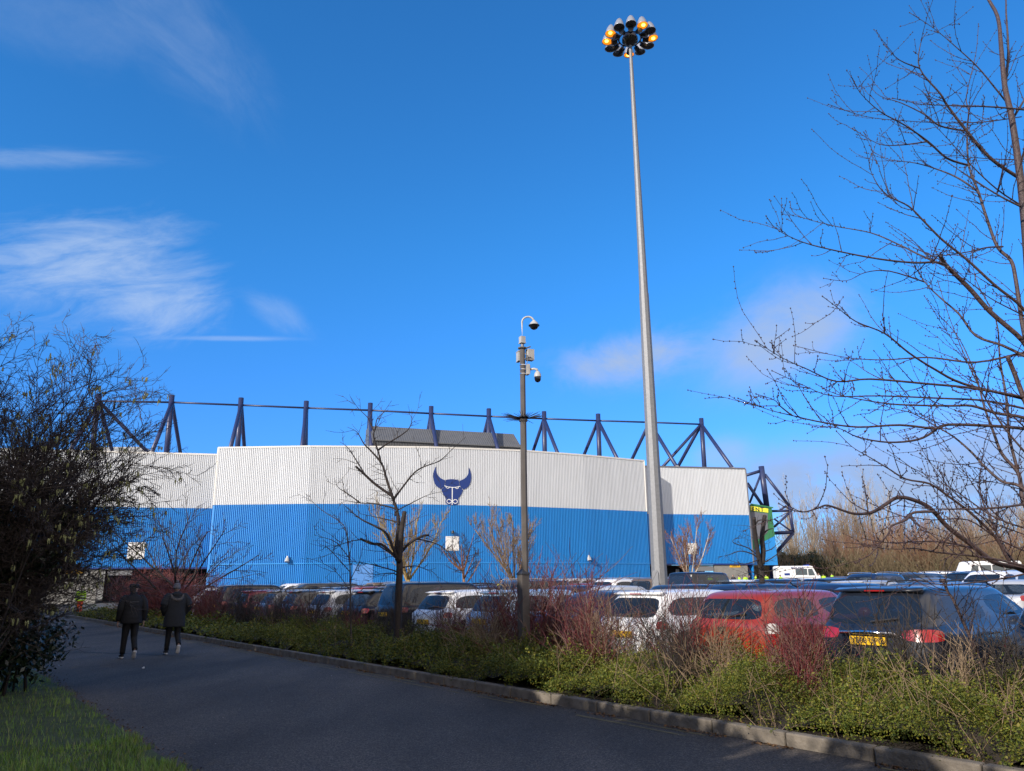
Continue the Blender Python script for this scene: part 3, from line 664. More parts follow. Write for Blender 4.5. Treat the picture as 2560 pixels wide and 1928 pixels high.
for k in range(12):
    # k = 0 is the lamp on the road side, then clockwise as seen from below
    a = vaz+k*2*PI/12+.08
    d = V3(math.cos(a), math.sin(a), 0); tl = math.radians(6); ax = -V3(0, 0, 1)*math.cos(tl)+d*math.sin(tl)
    o0 = d*1.02+V3(0, 0, HT-.02); f = frame3(ax, d+V3(0, 0, .3)); Mx = np.eye(4); Mx[:3, 0] = f[:, 1]; Mx[:3, 1] = f[:, 2]; Mx[:3, 2] = f[:, 0]; Mx[:3, 3] = o0
    b = MB(); b.lathe([(.001, -.46), (.05, -.45), (.06, -.40), (.11, -.38), (.19, -.2), (.235, 0), (.25, .04), (.24, .04), (.222, 0), (.16, -.16), (.06, -.25), (.001, -.26)], 18, Mx); lp = b.build('lamp', 'lamp_shell', lm, True)
    lit = k in LIT
    b = MB(); b.lathe([(.001, -.002), (.15, .0), (.228, .012)], 18, Mx); b.build('lens', 'lamp_lit' if lit else 'lamp_inside', lp, True)
    if lit:
        b = MB(); c = Mx[:3, :3] @ V3(.03, .03, .02)+Mx[:3, 3]; b.ball(c, (.085, .085, .05), 10, 6); b.build('bulb', 'lamp_hot', lp, True)
    b = MB(); b.tube([d*.48+V3(0, 0, HT), o0-ax*.12-d*.12], .035, 6)
    c0, c1 = d*.58+V3(0, 0, HT-.06), d*.84+V3(0, 0, HT-.12); b.tube([c0, c1], [.10, .13], 10); b.build('gear_box', 'lamp_inside', lp)

# ------------------------------------------------------------------ camera pole
PX_, PY_ = at_y(1313, 1437, 14.2)[:2]
cpole = thing('camera_pole', 'dark slim camera pole with two dome cameras standing in the hedge', 'camera pole', (PX_, PY_, .07))
zt_ = at_y(1312, 872, 14.2)[2]-.07; zs_ = at_y(1312, 1046, 14.2)[2]-.07
oc = lambda r, z: [(r*math.cos(a), r*math.sin(a), z) for a in np.arange(8)*PI/4+PI/8]
b = MB(); b.loft([oc(.068, .3), oc(.064, zs_)]); b.build('pole', 'pole_brown', cpole)
b = MB(); b.loft([oc(.056, zs_-.02), oc(.054, zt_)]); b.loft([oc(.085, zs_-.06), oc(.085, zs_-.02), oc(.06, zs_+.05)]); b.loft([oc(.09, zt_), oc(.09, zt_+.02)]); b.build('pole', 'pole_brown', cpole)
zb_ = at_y(1312, 1437, 14.2)[2]-.07
b = MB(); b.box((-.035, -.02, zb_/2), (.155, .155, zb_), rot=.62); 
bq = b.build('base_column', 'pole_brown', cpole)
b = MB(); b.loft([[(-.035+r*math.cos(a+.62+PI/4), -.02+r*math.sin(a+.62+PI/4), z) for a in np.arange(4)*PI/2] for r, z in ((.125, zb_), (.125, zb_+.02), (.04, zb_+.10))]); b.build('column_cap', 'dark_steel', cpole)
rs = random.Random(3); b = MB()
for k in range(46):
    a = k*2*PI/46*1+rs.uniform(-.05, .05); e = rs.uniform(-.03, .12); l = rs.uniform(.24, .36)
    b.tube([(.07*math.cos(a), .07*math.sin(a), zs_), (.07*math.cos(a)+l*math.cos(a), .07*math.sin(a)+l*math.sin(a), zs_+e)], [.009, .003], 4)
b.build('spike_collar', 'dark_steel', cpole)
zq = lambda v: at_y(1312, v, 14.2)[2]-.07
b = MB(); b.tube([(0, 0, zt_), (0, 0, zq(860))], .03, 8); b.build('spigot', 'pole_grey', cpole)
b = MB(); b.box((0, 0, zq(850)), (.095, .095, zq(842)-zq(858)), rot=.5); b.box((0, 0, zq(858)), (.11, .11, .015), rot=.5); b.build('junction_box', 'box_white', cpole)
g = [(0, 0, zq(842)), (0, 0, zq(806))]+[(.115-.115*math.cos(t), -.02*math.sin(t/2), zq(806)+.115*math.sin(t)*.95) for t in np.linspace(.25, PI*.92, 12)]
b = MB(); b.tube(g, .0185, 8); b.build('gooseneck', 'camera_grey', cpole, True)
gx, gy, g2 = g[-1]
b = MB(); Mt = np.eye(4); Mt[:3, 3] = (gx+.005, gy, g2)
b.lathe([(.02, .01), (.035, -.01), (.075, -.05), (.092, -.085), (.105, -.095), (.105, -.107), (.088, -.11)], 18, Mt); dm = b.build('dome_camera', 'camera_grey', cpole, True)
b = MB(); b.lathe([(.1065, -.094), (.1075, -.108), (.09, -.112)], 18, Mt); b.build('ring', 'black_plastic', dm, True)
b = MB(); b.lathe([(.088, -.108), (.08, -.14), (.055, -.17), (.02, -.187), (.001, -.19)], 18, Mt); b.build('dome', 'black_gloss', dm, True)
b = MB(); b.box((-.075, .07, zq(889)), (.05, .14, .17), rot=.3); b.box((-.075, .07, zq(889)+.095), (.06, .16, .012), rot=.3); b.box((-.075, .07, zq(889)-.095), (.06, .16, .012), rot=.3); b.build('equipment_box', 'box_white', cpole)
b = MB(); b.box((.145, .03, zq(887)), (.13, .12, .215), rot=.45); b.build('equipment_box', 'box_white', cpole)
b = MB()
for v in (871, 897): b.tube([(.03, -.03, zq(v)-.02), (.16, -.05, zq(v)+.02)], .014, 6)
b.tube([(.05, -.07, zq(886)), (.09, -.08, zq(892)), (.10, -.06, zq(905)), (.07, -.06, zq(912))], .008, 5); b.build('bracket', 'pole_grey', cpole)
b = MB()
for v in (913, 924, 935): b.loft([oc(.061, zq(v)-.006), oc(.061, zq(v)+.006)])
b.build('clamp_band', 'chrome', cpole)
b = MB(); b.box((.095, -.01, zq(925)), (.05, .12, .20), rot=.3); b.box((.125, 0, zq(925)), (.02, .09, .16), rot=.3); b.build('mounting_box', 'box_white', cpole)
b = MB(); b.tube([(.12, 0, zq(925)+.01), (.22, -.01, zq(925)+.015), (.272, -.015, zq(925)), (.285, -.015, zq(925)-.045)], [.024, .024, .026, .022], 8); b.build('arm', 'camera_grey', cpole, True)
Mt = np.eye(4); Mt[:3, 3] = (.285, -.015, zq(925)-.05)
b = MB(); b.lathe([(.02, .02), (.045, 0), (.064, -.04), (.069, -.085), (.072, -.095), (.064, -.10)], 16, Mt); dm = b.build('dome_camera', 'camera_grey', cpole, True)
b = MB(); b.lathe([(.062, -.095), (.064, -.14), (.05, -.18), (.02, -.20), (.001, -.204)], 16, Mt); b.build('dome', 'black_gloss', dm, True)

# ------------------------------------------------------------------ people
def hand(b, wrist, down, inward, fwd, s=1.):
    # palm, four curled fingers of unequal length and a thumb leaving the side of the palm
    wrist, down, inward, fwd = (np.array(a, float) for a in (wrist, down, inward, fwd))
    P = wrist+down*.05*s
    rings = []
    for t, hw, th in ((0, .026, .02), (.04, .038, .017), (.085, .041, .014), (.098, .036, .010)):
        c = wrist+down*t*s; rings.append([c+fwd*hw*s*math.cos(a)+inward*th*s*math.sin(a) for a in np.arange(8)*PI/4])
    b.loft(rings)
    for k, l in enumerate((.068, .078, .072, .056)):
        o = wrist+down*.092*s+fwd*(.030-.020*k)*s
        b.tube([o, o+(down*.42+inward*.05)*l*s, o+(down*.72+inward*.30)*l*s, o+(down*.82+inward*.62)*l*s], [.0092*s, .0085*s, .0078*s, .006*s], 6)
    o = wrist+down*.03*s+fwd*.034*s
    b.tube([o-fwd*.012*s, o+(fwd*.022+down*.018+inward*.01)*s, o+(fwd*.03+down*.045+inward*.022)*s, o+(fwd*.026+down*.062+inward*.03)*s], [.012*s, .0105*s, .0092*s, .006*s], 6)
def head(b, c, yaw, s=1., dark=1):
    # skull with brow, nose, mouth, chin and ears; local face direction +y turned by yaw
    cs, si = math.cos(yaw), math.sin(yaw); R = np.array([[cs, -si, 0], [si, cs, 0], [0, 0, 1]]); n, k = 20, 14; rings = []
    for i in range(k+1):
        t = PI*i/k; z = math.cos(t); row = []
        for j in range(n):
            a = 2*PI*j/n; x, y = math.sin(t)*math.cos(a), math.sin(t)*math.sin(a)
            px_, py_, pz = x*.074, y*.098, z*.118
            if z < -.2: px_ *= 1-.32*min(1, (-z-.2)); py_ *= 1-.12*(-z-.2) if y > 0 else 1-.35*(-z-.2)
            fr = max(0, y)**6 * (1 if y > 0 else 0)
            if abs(z+.05) < .32: py_ += fr*.022*(1-abs(z+.12)/.4)*max(0, 1-abs(x)*5)
            if abs(z+.02) < .15: py_ -= .010*max(0, y)*math.exp(-((abs(x)-.42)/.14)**2)
            if abs(z+.52) < .14: py_ += .006*fr
            if abs(z+.80) < .2: py_ += .010*fr
            row.append(np.array(c)+R @ V3(px_, py_, pz)*s)
        rings.append(row)
    b.loft(rings, cap=False)
    for sg in (-1, 1): b.ball(np.array(c)+R @ V3(sg*.076, -.005, -.005)*s, (.012*s, .02*s, .032*s), 8, 6)
    return R
def eyes(par, c, R, s=1.):
    b = MB()
    for sg in (-1, 1): b.ball(np.array(c)+R @ V3(sg*.031, .083, .004)*s, .0105*s, 8, 5)
    b.build('eyes', 'sign_ink', par)
def ell(cx, cy, z, a, b_, n=16, p=1.): return [(cx+a*math.copysign(abs(math.cos(t))**p, math.cos(t)), cy+b_*math.copysign(abs(math.sin(t))**p, math.sin(t)), z) for t in np.arange(n)*2*PI/n]
def person(label, x, y, hdg, pose, cloth, hgt=1.72, group=None, detail=True, z=None):
    """x to the right, y the way the person faces, z up; built at 1.72 m and scaled."""
    t = thing('person', label, 'person', (x, y, gz(x, y) if z is None else z), hdg-PI/2, group); k = hgt/1.72; t.scale = (k, k, k)
    P = dict(yaw=0., lean=.03, la=((-.245, -.02, 1.13), (-.25, .03, .885)), ra=((.245, -.02, 1.13), (.25, .03, .885)),
             lk=(-.10, .05, .50), lf=(-.10, .02, .085), lt=(-.11, .17, .03), rk=(.10, .02, .50), rf=(.10, -.02, .085), rt=(.11, .13, .03)); P.update(pose)
    ln = P['lean']; nk = V3(0, ln+.01, 1.46); hc = V3(0, ln+.045, 1.60)
    nodes = [((0, 0, .94), (.10, .075)), ((0, 0, 1.12), (.11, .075)), ((0, ln, 1.32), (.12, .08)), (tuple(nk), .055), ((0, ln+.03, 1.53), .05)]
    edges = [(0, 1), (1, 2), (2, 3), (3, 4)]
    for sg, A in ((-1, P['la']), (1, P['ra'])):
        i = len(nodes); nodes += [((sg*.165, ln, 1.38), .045), (A[0], .032), (A[1], .024)]; edges += [(2, i), (i, i+1), (i+1, i+2)]
    for sg, kn, ft in ((-1, P['lk'], P['lf']), (1, P['rk'], P['rf'])):
        i = len(nodes); nodes += [((sg*.085, 0, .84), .055), (kn, .040), (ft, .030)]; edges += [(0, i), (i, i+1), (i+1, i+2)]
    if detail:
        body = skin_mesh('body', nodes, edges, 'skin', 1)
        b = MB(); co = np.empty(len(body.vertices)*3); body.vertices.foreach_get('co', co); fs = [list(p.vertices) for p in body.polygons]; b.add(co.reshape(-1, 3), fs); bpy.data.meshes.remove(body)
    else:
        b = MB()
        for e in ((0, 1), (1, 2), (2, 3), (3, 4)): b.tube([nodes[e[0]][0], nodes[e[1]][0]], .05, 6)
    R = head(b, hc, P['yaw'])
    if P.get('hands', True):
        for sg, A in ((-1, P['la']), (1, P['ra'])):
            d = V3(*A[1])-V3(*A[0]); d /= np.linalg.norm(d); inn = V3(-sg, 0, 0); inn -= d*(inn @ d); inn /= np.linalg.norm(inn); fw = np.cross(inn, d)*(-sg if sg > 0 else sg*-1)
            fw = V3(0, 1, 0)-d*(V3(0, 1, 0) @ d); fw /= np.linalg.norm(fw)
            hand(b, V3(*A[1])+d*.01, d, inn, fw)
    bo = b.build('body', 'skin', t, True); 
    if detail: eyes(bo, hc, R)
    # jacket: torso rings from the hem up, sleeves over the arms
    J = cloth['jacket']; hem = J.get('hem', .84); w_ = J.get('w', 1.); b = MB()
    zs = np.linspace(hem, 1.47, 24); rings = []
    for z in zs:
        f = (z-hem)/(1.47-hem); zz = z
        a = np.interp(zz, [.62, .80, .95, 1.10, 1.25, 1.36, 1.43, 1.475], [.225, .222, .215, .205, .222, .215, .15, .085])*w_
        bb = np.interp(zz, [.62, .80, .95, 1.10, 1.25, 1.36, 1.43, 1.475], [.165, .165, .160, .150, .155, .140, .105, .075])*w_
        q = 1+J.get('quilt', 0)*abs(math.sin(f*PI*7))
        rings.append(ell(0, ln*max(0, (z-.95)/.45)+.0, z, a*q, bb*q, 20, .88))
    b.loft(rings)
    for sg, A in ((-1, P['la']), (1, P['ra'])):
        s0 = V3(sg*.165*w_, ln, 1.375); e, wv = V3(*A[0]), V3(*A[1]); pts = [s0, s0*.55+e*.45+V3(sg*.02, 0, .02), e, e*.5+wv*.5, wv-(wv-e)*.02]
        rd = np.array([.085, .078, .066, .058, .05])*J.get('sleeve', 1.)
        P2 = []; R2 = []
        for i in range(4):
            for u in np.linspace(0, 1, 4, endpoint=False): P2.append(pts[i]*(1-u)+pts[i+1]*u); R2.append((rd[i]*(1-u)+rd[i+1]*u)*(1+J.get('quilt', 0)*.8*abs(math.sin((i+u)*PI*1.6))))
        P2.append(pts[-1]); R2.append(rd[-1]); b.tube(P2, R2, 12); b.ball(s0, .088*w_, 12, 8)
    col = J.get('collar', .0)
    if col: b.loft([ell(0, ln+.015, 1.44, .088, .082, 16), ell(0, ln+.02, 1.44+col*.6, .082, .085, 16), ell(0, ln+.02, 1.44+col, .076, .08, 16)])
    jo = b.build('jacket', J['mat'], t, True)
    if 'col' in J: jo.color = (*J['col'], 1)
    if J.get('bands'):
        b = MB()
        for z in J['bands']:
            a = np.interp(z, [.80, .95, 1.10, 1.25, 1.36], [.222, .215, .205, .222, .215])*w_; bb = np.interp(z, [.80, .95, 1.10, 1.25, 1.36], [.165, .160, .150, .155, .140])*w_
            b.loft([ell(0, ln*max(0, (z-.95)/.45), z-.022, a+.006, bb+.006, 20, .88), ell(0, ln*max(0, (z-.95)/.45), z+.022, a+.006, bb+.006, 20, .88)], cap=False)
        b.build('reflective_band', 'reflective', jo)
    if J.get('seam'):
        b = MB()
        for sg in (-1, 1): b.tube([(sg*.17, -.10, 1.30), (sg*.185, -.095, 1.1), (sg*.195, -.10, .9)], .004, 4)
        b.build('side_piping', 'charcoal_cloth', jo)
        b = MB()
        for i in range(7): b.box((-.085+i*.028, -.152, 1.30), (.017, .006, .018))
        b.build('back_print', 'wool_grey', jo)
    if J.get('hood'):
        b = MB(); pts = [(.14*math.cos(a)*1., -.055+ln+.07*math.sin(a)*1.0-.045*(1-math.sin(a))*.5, 1.435+.05*math.sin(a)-.085*max(0, -math.sin(a))) for a in np.linspace(-PI*1.05, PI*.05, 15)]
        b.tube(pts, [.02+.022*math.sin(PI*i/14) for i in range(15)], 8); b.build('fur_trim', 'hem_cloth', jo, True)
        b = MB(); b.ball((0, -.07+ln, 1.43), (.125, .085, .085), 14, 8); ho = b.build('hood', J['mat'], jo, True)
    # trousers
    T = cloth['trousers']; b = MB(); b.loft([ell(0, 0, z, a, bb, 16, .9) for z, a, bb in ((.80, .155, .115), (.88, .178, .125), (.98, .172, .12), (1.04, .165, .115))])
    for sg, kn, ft in ((-1, P['lk'], P['lf']), (1, P['rk'], P['rf'])):
        h = V3(sg*.085, 0, .86); kn, ft = V3(*kn), V3(*ft); wd = T.get('w', 1.)
        pts = [h, h*.5+kn*.5, kn, kn*.5+ft*.5, ft+(kn-ft)*.06]; rd = np.array([.098, .086, .070, .062, .058])*wd
        P2 = [pts[i]*(1-u)+pts[i+1]*u for i in range(4) for u in (0, .33, .66)]+[pts[-1]]; R2 = [rd[i]*(1-u)+rd[i+1]*u for i in range(4) for u in (0, .33, .66)]+[rd[-1]]
        R2 = [r*(1+.035*math.sin(9.*i)) for i, r in enumerate(R2)]; b.tube(P2, R2, 12)
    to = b.build('trousers', T['mat'], t, True)
    if 'col' in T: to.color = (*T['col'], 1)
    for ft, te in ((P['lf'], P['lt']), (P['rf'], P['rt'])):
        ft, te = V3(*ft), V3(*te); f = te-ft; f[2] = 0; up_h = ft[2]; fd = (te+V3(0, 0, .0)-(ft-V3(0, 0, .055))); L_ = np.linalg.norm(fd); fd /= L_
        sd_ = np.cross(fd, V3(0, 0, 1)); sd_ /= np.linalg.norm(sd_); nu = np.cross(sd_, fd); heel = ft-V3(0, 0, .055)-fd*.055
        def sec(t_, hw, z0, z1): 
            c = heel+fd*t_; return [c+sd_*hw*math.cos(a)+nu*(z0+(z1-z0)*(.5+.5*math.sin(a))) for a in np.arange(10)*2*PI/10]
        Ls = L_+.085
        b = MB(); b.loft([sec(0, .030, 0, .07), sec(.03, .040, 0, .09), sec(.09, .040, 0, .085), sec(Ls*.62, .046, 0, .06), sec(Ls*.85, .045, 0, .045), sec(Ls*.99, .025, .005, .03)]); sh = b.build('shoe', cloth.get('shoe', 'black_cloth'), t, True)
        if detail:
            b = MB(); b.loft([sec(-.004, .033, -.022, .012), sec(.03, .044, -.022, .014), sec(.09, .042, -.022, .014), sec(Ls*.62, .050, -.022, .012), sec(Ls*.86, .049, -.020, .012), sec(Ls*1.01, .028, -.012, .012)]); b.build('sole', cloth.get('sole', 'shoe_white'), sh, True)
    hat = cloth.get('hat'); b = MB(); Rm = R
    def hp(v): return hc+Rm @ V3(*v)
    if hat == 'flat_cap':
        rg = [[hp((x*1.0, y_, z_)) for x, y_, z_ in ell(0, -.008+s_, zz, a, bb, 18)] for zz, a, bb, s_ in ((.028, .084, .108, 0), (.055, .098, .128, .004), (.09, .098, .128, .008), (.118, .075, .098, .012), (.127, .03, .04, .012))]
        b.loft(rg); b.loft([[hp(v) for v in ((-.07, .085, .045), (.07, .085, .045), (.07, .085, .06), (-.07, .085, .06))], [hp(v) for v in ((-.055, .15, .030), (.055, .15, .030), (.055, .15, .044), (-.055, .15, .044))], [hp(v) for v in ((-.03, .172, .024), (.03, .172, .024), (.03, .172, .034), (-.03, .172, .034))]]); b.build('flat_cap', 'black_cloth', t, True)
        b = MB(); rg = [[hp(v) for v in ell(0, -.018, zz, a, bb, 14)] for zz, a, bb in ((-.07, .055, .07), (-.02, .079, .086), (.035, .081, .09))]; b.loft(rg, cap=False); b.build('hair', 'hair', t, True)
    elif hat == 'beanie':
        rg = [[hp(v) for v in ell(0, -.006, zz, a, bb, 18)] for zz, a, bb in ((-.03, .084, .106), (.0, .088, .110), (.03, .088, .110), (.035, .083, .105), (.08, .076, .095), (.115, .05, .064), (.13, .015, .02))]
        b.loft(rg); b.ball(hp((0, -.01, .155)), .036, 10, 7); b.build('bobble_hat', 'wool_grey', t, True)
    elif hat == 'cap':
        rg = [[hp(v) for v in ell(0, 0, zz, a, bb, 14)] for zz, a, bb in ((.02, .08, .104), (.06, .08, .102), (.10, .06, .075), (.122, .02, .025))]; b.loft(rg); b.loft([[hp(v) for v in ((-.06, .08, .03), (.06, .08, .03), (.06, .08, .04), (-.06, .08, .04))], [hp(v) for v in ((-.04, .16, .02), (.04, .16, .02), (.04, .16, .03), (-.04, .16, .03))]]); b.build('cap', 'black_cloth', t, True)
    else:
        rg = [[hp(v) for v in ell(0, -.014, zz, a, bb, 14)] for zz, a, bb in ((-.05, .06, .075), (.0, .079, .092), (.05, .080, .094), (.09, .062, .078), (.125, .02, .025))]; b.loft(rg); b.build('hair', 'hair', t, True)
    return t
RDH = math.atan2(.8, -.6)
q = at_z(318, 1647, 0.)
stride = dict(lk=(-.10, .06, .50), lf=(-.105, .10, .085), lt=(-.115, .25, .03), rk=(.095, .0, .48), rf=(.10, -.25, .20), rt=(.105, -.16, .035))
person('person in black puffer jacket and flat cap walking away along the road', q[0], q[1], RDH-.03, dict(stride, yaw=-.95, la=((-.27, -.03, 1.13), (-.28, .05, .87)), ra=((.27, -.05, 1.13), (.275, .0, .87))),
       dict(jacket=dict(mat='black_cloth', quilt=.045, collar=.085, seam=1, sleeve=1.12, w=1.06, hem=.80), trousers=dict(mat='black_cloth', w=1.05), hat='flat_cap', shoe='black_cloth'), 1.70)
q = at_z(428, 1637, 0.)
person('person in charcoal parka with fur trimmed hood and grey bobble hat walking away', q[0], q[1], RDH-.05, dict(stride, yaw=-.25, rf=(.10, -.26, .24), rt=(.10, -.20, .06), la=((-.30, -.06, 1.14), (-.22, .10, .95)), ra=((.31, -.06, 1.14), (.22, .10, .95)), hands=True),
       dict(jacket=dict(mat='charcoal_cloth', collar=.05, hood=1, sleeve=1.2, w=1.13, hem=.66), trousers=dict(mat='black_cloth'), hat='beanie', shoe='charcoal_cloth'), 1.72)
lime, orange = (.42, .72, .03), (.75, .09, .015)
hv = dict(mat='cloth', col=lime, bands=(.95, 1.12), sleeve=1.1, w=1.05)
q = at_z(196, 1537, 0.); 
person('person in lime hi-vis jacket and orange trousers walking beside the catkin bush', q[0], q[1], -1.2, dict(stride), dict(jacket=hv, trousers=dict(mat='cloth', col=orange, w=1.12), shoe='black_cloth', sole='black_plastic'), 1.72)
q = at_y(1250, 1462, 47.)
person('person in yellow hi-vis coat standing among the cars left of the camera pole', q[0], q[1], -.6, {}, dict(jacket=dict(hv, col=(.75, .78, .03), hem=.7), trousers=dict(mat='black_cloth'), shoe='black_cloth', hat='cap'), 1.74)
dk, wh_, pinkc = (.02, .02, .025), (.6, .6, .62), (.5, .12, .12)
crowd = [(1740, 93, wh_, 'person in white top under the dark gateway shutter'), (1762, 92, dk, 'person in dark top between white top and hi-vis stewards'), (1776, 88, lime, 'left one of two hi-vis stewards left of the Gate 4 wall'), (1790, 87, lime, 'right one of two hi-vis stewards left of the Gate 4 wall'),
         (1834, 96, dk, 'bare headed person in dark top directly under the Gate 4 sign'), (1849, 93, lime, 'hi-vis steward just right of the Gate 4 sign'), (1864, 94, lime, 'hi-vis steward between two dark coats right of the Gate 4 sign'), (1872, 96, dk, 'person in dark coat right of the Gate 4 sign'), (1889, 93, lime, 'hi-vis steward at the corner of the stadium'),
         (1917, 86, lime, 'person in hi-vis coat behind the pollarded trunks'), (1953, 86, lime, 'person in hi-vis coat in front of the police van door'), (2034, 100, dk, 'person in dark coat right of the police van'), (2050, 100, wh_, 'person in pale coat among stewards right of the police van'), (2060, 99, lime, 'left hi-vis steward below the dark evergreens'), (2082, 98, lime, 'right hi-vis steward below the dark evergreens')]
base_p = {}
cr = random.Random(4)
for u, y_, col_, lab in crowd:
    q = at_y(u, 1450, y_); hv_ = col_ == lime
    key = hv_
    if key not in base_p:
        base_p[key] = person(lab, q[0], q[1], cr.uniform(-3, 3), {}, dict(jacket=dict(mat='cloth', col=col_, bands=(.95, 1.12) if hv_ else None), trousers=dict(mat='black_cloth'), hat='cap' if hv_ else None), 1.76, 'people outside the stadium gate')
        continue
    t = copy_tree(base_p[key]); t.location = (q[0], q[1], gz(q[0], q[1])); t.rotation_euler = (0, 0, cr.uniform(-3, 3)); k = cr.uniform(.98, 1.05); t.scale = (k, k, k); t['label'] = lab
    for c in t.children:
        if c.name.startswith('jacket'): c.color = (*col_, 1)
# ------------------------------------------------------------------ cars
def car_parts(sp):
    """One car shape (x forward from the rear bumper, y left, z up) as {part: (mesh, parent part)}."""
    L, W, H = sp['L'], sp['W']/2, sp['H']; zb, xr0, xr1, xf1, xf0, zh, zw = (sp[k] for k in ('zb', 'xr0', 'xr1', 'xf1', 'xf0', 'zh', 'zw'))
    ti = sp.get('tumble', .77); bz = sp.get('boot', None)
    def low(w_, xr, xf, z, zf=None, zr=None):
        xs = [xr, xr+.015, xr+.07, xr+.30, .27*L, .5*L, .56*L, .73*L, L-.42, xf-.12, xf-.03, xf]
        ys = [0, .5*w_, .88*w_, w_, w_, w_, w_, w_*.995, w_*.97, w_*.82, w_*.45, 0]
        zs = [z]*12
        if zf is not None:
            for i, (a) in enumerate(xs):
                if a > xf0: zs[i] = zw+(zf-zw)*min(1, (a-xf0)/(L-.1-xf0))
        if zr is not None:
            for i in range(0, 4): zs[i] = zr
        return list(zip(xs, ys, zs))
    def top(w_, xr, xf, z, dz=0., k=1.):
        d = xf-xr
        xs = [xr, xr+.01*k, xr+.05*k, xr+.20*k, xr+.40*d*.9, xr+.53*d, xr+.57*d, xr+.86*d, xf-.16*k, xf-.08*k, xf-.02*k, xf]
        ys = [0, .5*w_, .90*w_, w_, w_, w_, w_, w_*.985, w_*.95, w_*.84, w_*.46, 0]
        zs = [z+dz*(1-abs(2*(a-xr)/d-1))*1. for a in xs]
        return list(zip(xs, ys, zs))
    h_ = H
    lv = [low(W*.86, .16, L-.2, .20), low(W*.965, .05, L-.06, .30), low(W*1.0, 0., L, .55), low(W*.995, .03, L-.02, zb-.16, min(zh-.06, zb-.16)), low(W*.955, sp.get('xtg', .07), L-.09, zb, zh, bz),
          top(W*.885, xr0, xf0, zb+.035), top(W*ti, xr1-.12*(xr1-xr0 > .25), xf1+.10, h_-.13), top(W*(ti-.035), xr1, xf1, h_-.05, .01), top(W*(ti-.2), xr1+.22, xf1-.18, h_+.0, .02, .6)]
    # glass base follows the belt up towards the windscreen foot
    lv[5] = [(x, y, z+(zw-zb)*max(0, (x-xr0)/(xf0-xr0)) if x > xr0+.5 else z) for x, y, z in lv[5]]
    verts, idx = [], []
    for ring in lv:
        row = []
        for (x, y, z) in ring: row.append(len(verts)); verts.append((x, y, z))
        mrow = [row[0]]
        for k in range(1, 11): mrow.append(len(verts)); x, y, z = ring[k]; verts.append((x, -y, z))
        mrow.append(row[11]); idx.append((row, mrow))
    PART = ['body', 'rear_window', 'windscreen', 'side_windowL', 'side_windowR', 'tail_lightL', 'tail_lightR', 'headlightL', 'headlightR', 'bumper', 'reflectorL', 'reflectorR']
    faces, pid = [], []
    for k in range(len(lv)-1):
        for side in (0, 1):
            A, B = idx[k][side], idx[k+1][side]
            for i in range(11):
                f = [A[i], A[i+1], B[i+1], B[i]]
                if side == 0: f = f[::-1]
                p = 0
                if k == 5:
                    if i in (0, 1): p = 1
                    elif i in (9, 10): p = 2
                    elif i in sp.get('glass', (3, 4, 6, 7)): p = 3+side
                if k == 3 and i in sp.get('tail', (2,)): p = 5+side
                if k == 2 and i == 2 and sp.get('tall_tail'): p = 10+side
                if k == 3 and i == 8: p = 7+side
                if k == 0: p = 9
                if k == 1 and sp.get('cladding') : p = 9
                faces.append(f); pid.append(p)
    A, B = idx[-1]
    for i in range(11):
        f = [A[i], A[i+1], B[i+1], B[i]]; f2 = []
        for q in f:
            if q not in f2: f2.append(q)
        if len(f2) > 2: faces.append(f2); pid.append(0)
    A, B = idx[0]
    for i in range(11):
        f = [A[i], B[i], B[i+1], A[i+1]]; f2 = []
        for q in f:
            if q not in f2: f2.append(q)
        if len(f2) > 2: faces.append(f2); pid.append(9)
    me = bpy.data.meshes.new('t'); me.from_pydata(verts, [], faces)
    for _ in PART: me.materials.append(M['car_paint'])
    me.polygons.foreach_set('material_index', pid)
    bm = bmesh.new(); bm.from_mesh(me); bmesh.ops.recalc_face_normals(bm, faces=bm.faces)
    cl = bm.edges.layers.float.get('crease_edge') or bm.edges.layers.float.new('crease_edge')
    for e in bm.edges:                     # glass and lamp outlines stay crisp
        fs = [f.material_index for f in e.link_faces]
        if len(fs) == 2 and fs[0] != fs[1]: e[cl] = .55
    bm.to_mesh(me); bm.free()
    o = bpy.data.objects.new('t', me); COL.objects.link(o); md = o.modifiers.new('s', 'SUBSURF'); md.levels = md.render_levels = 2
    dg = bpy.context.evaluated_depsgraph_get(); ev = bpy.data.meshes.new_from_object(o.evaluated_get(dg)); bpy.data.objects.remove(o); bpy.data.meshes.remove(me)
    n = len(ev.vertices); co = np.empty(n*3); ev.vertices.foreach_get('co', co); co = co.reshape(-1, 3)
    nf = len(ev.polygons); mi = np.empty(nf, int); ev.polygons.foreach_get('material_index', mi)
    lv_ = np.empty(nf*4, int); ev.loops.foreach_get('vertex_index', lv_); q = lv_.reshape(-1, 4); bpy.data.meshes.remove(ev)
    mt = ['car_paint', 'car_glass', 'car_glass', 'car_glass', 'car_glass', 'tail_red', 'tail_red', 'lamp_clear', 'lamp_clear', 'car_trim', 'tail_red', 'tail_red']
    parts = {}
    for p, nm in enumerate(PART):
        f = q[mi == p]
        if not len(f): continue
        u, inv = np.unique(f, return_inverse=True); b = MB(); b.add(co[u], inv.reshape(-1, 4))
        if nm.startswith('tail') and sp.get('tail_mat'): mt = mt[:5]+[sp['tail_mat']]*2+mt[7:]
        parts[nm] = (b.mesh(nm, mt[p] if not (nm == 'bumper' and sp.get('paint_bumper')) else 'car_paint', True), None)
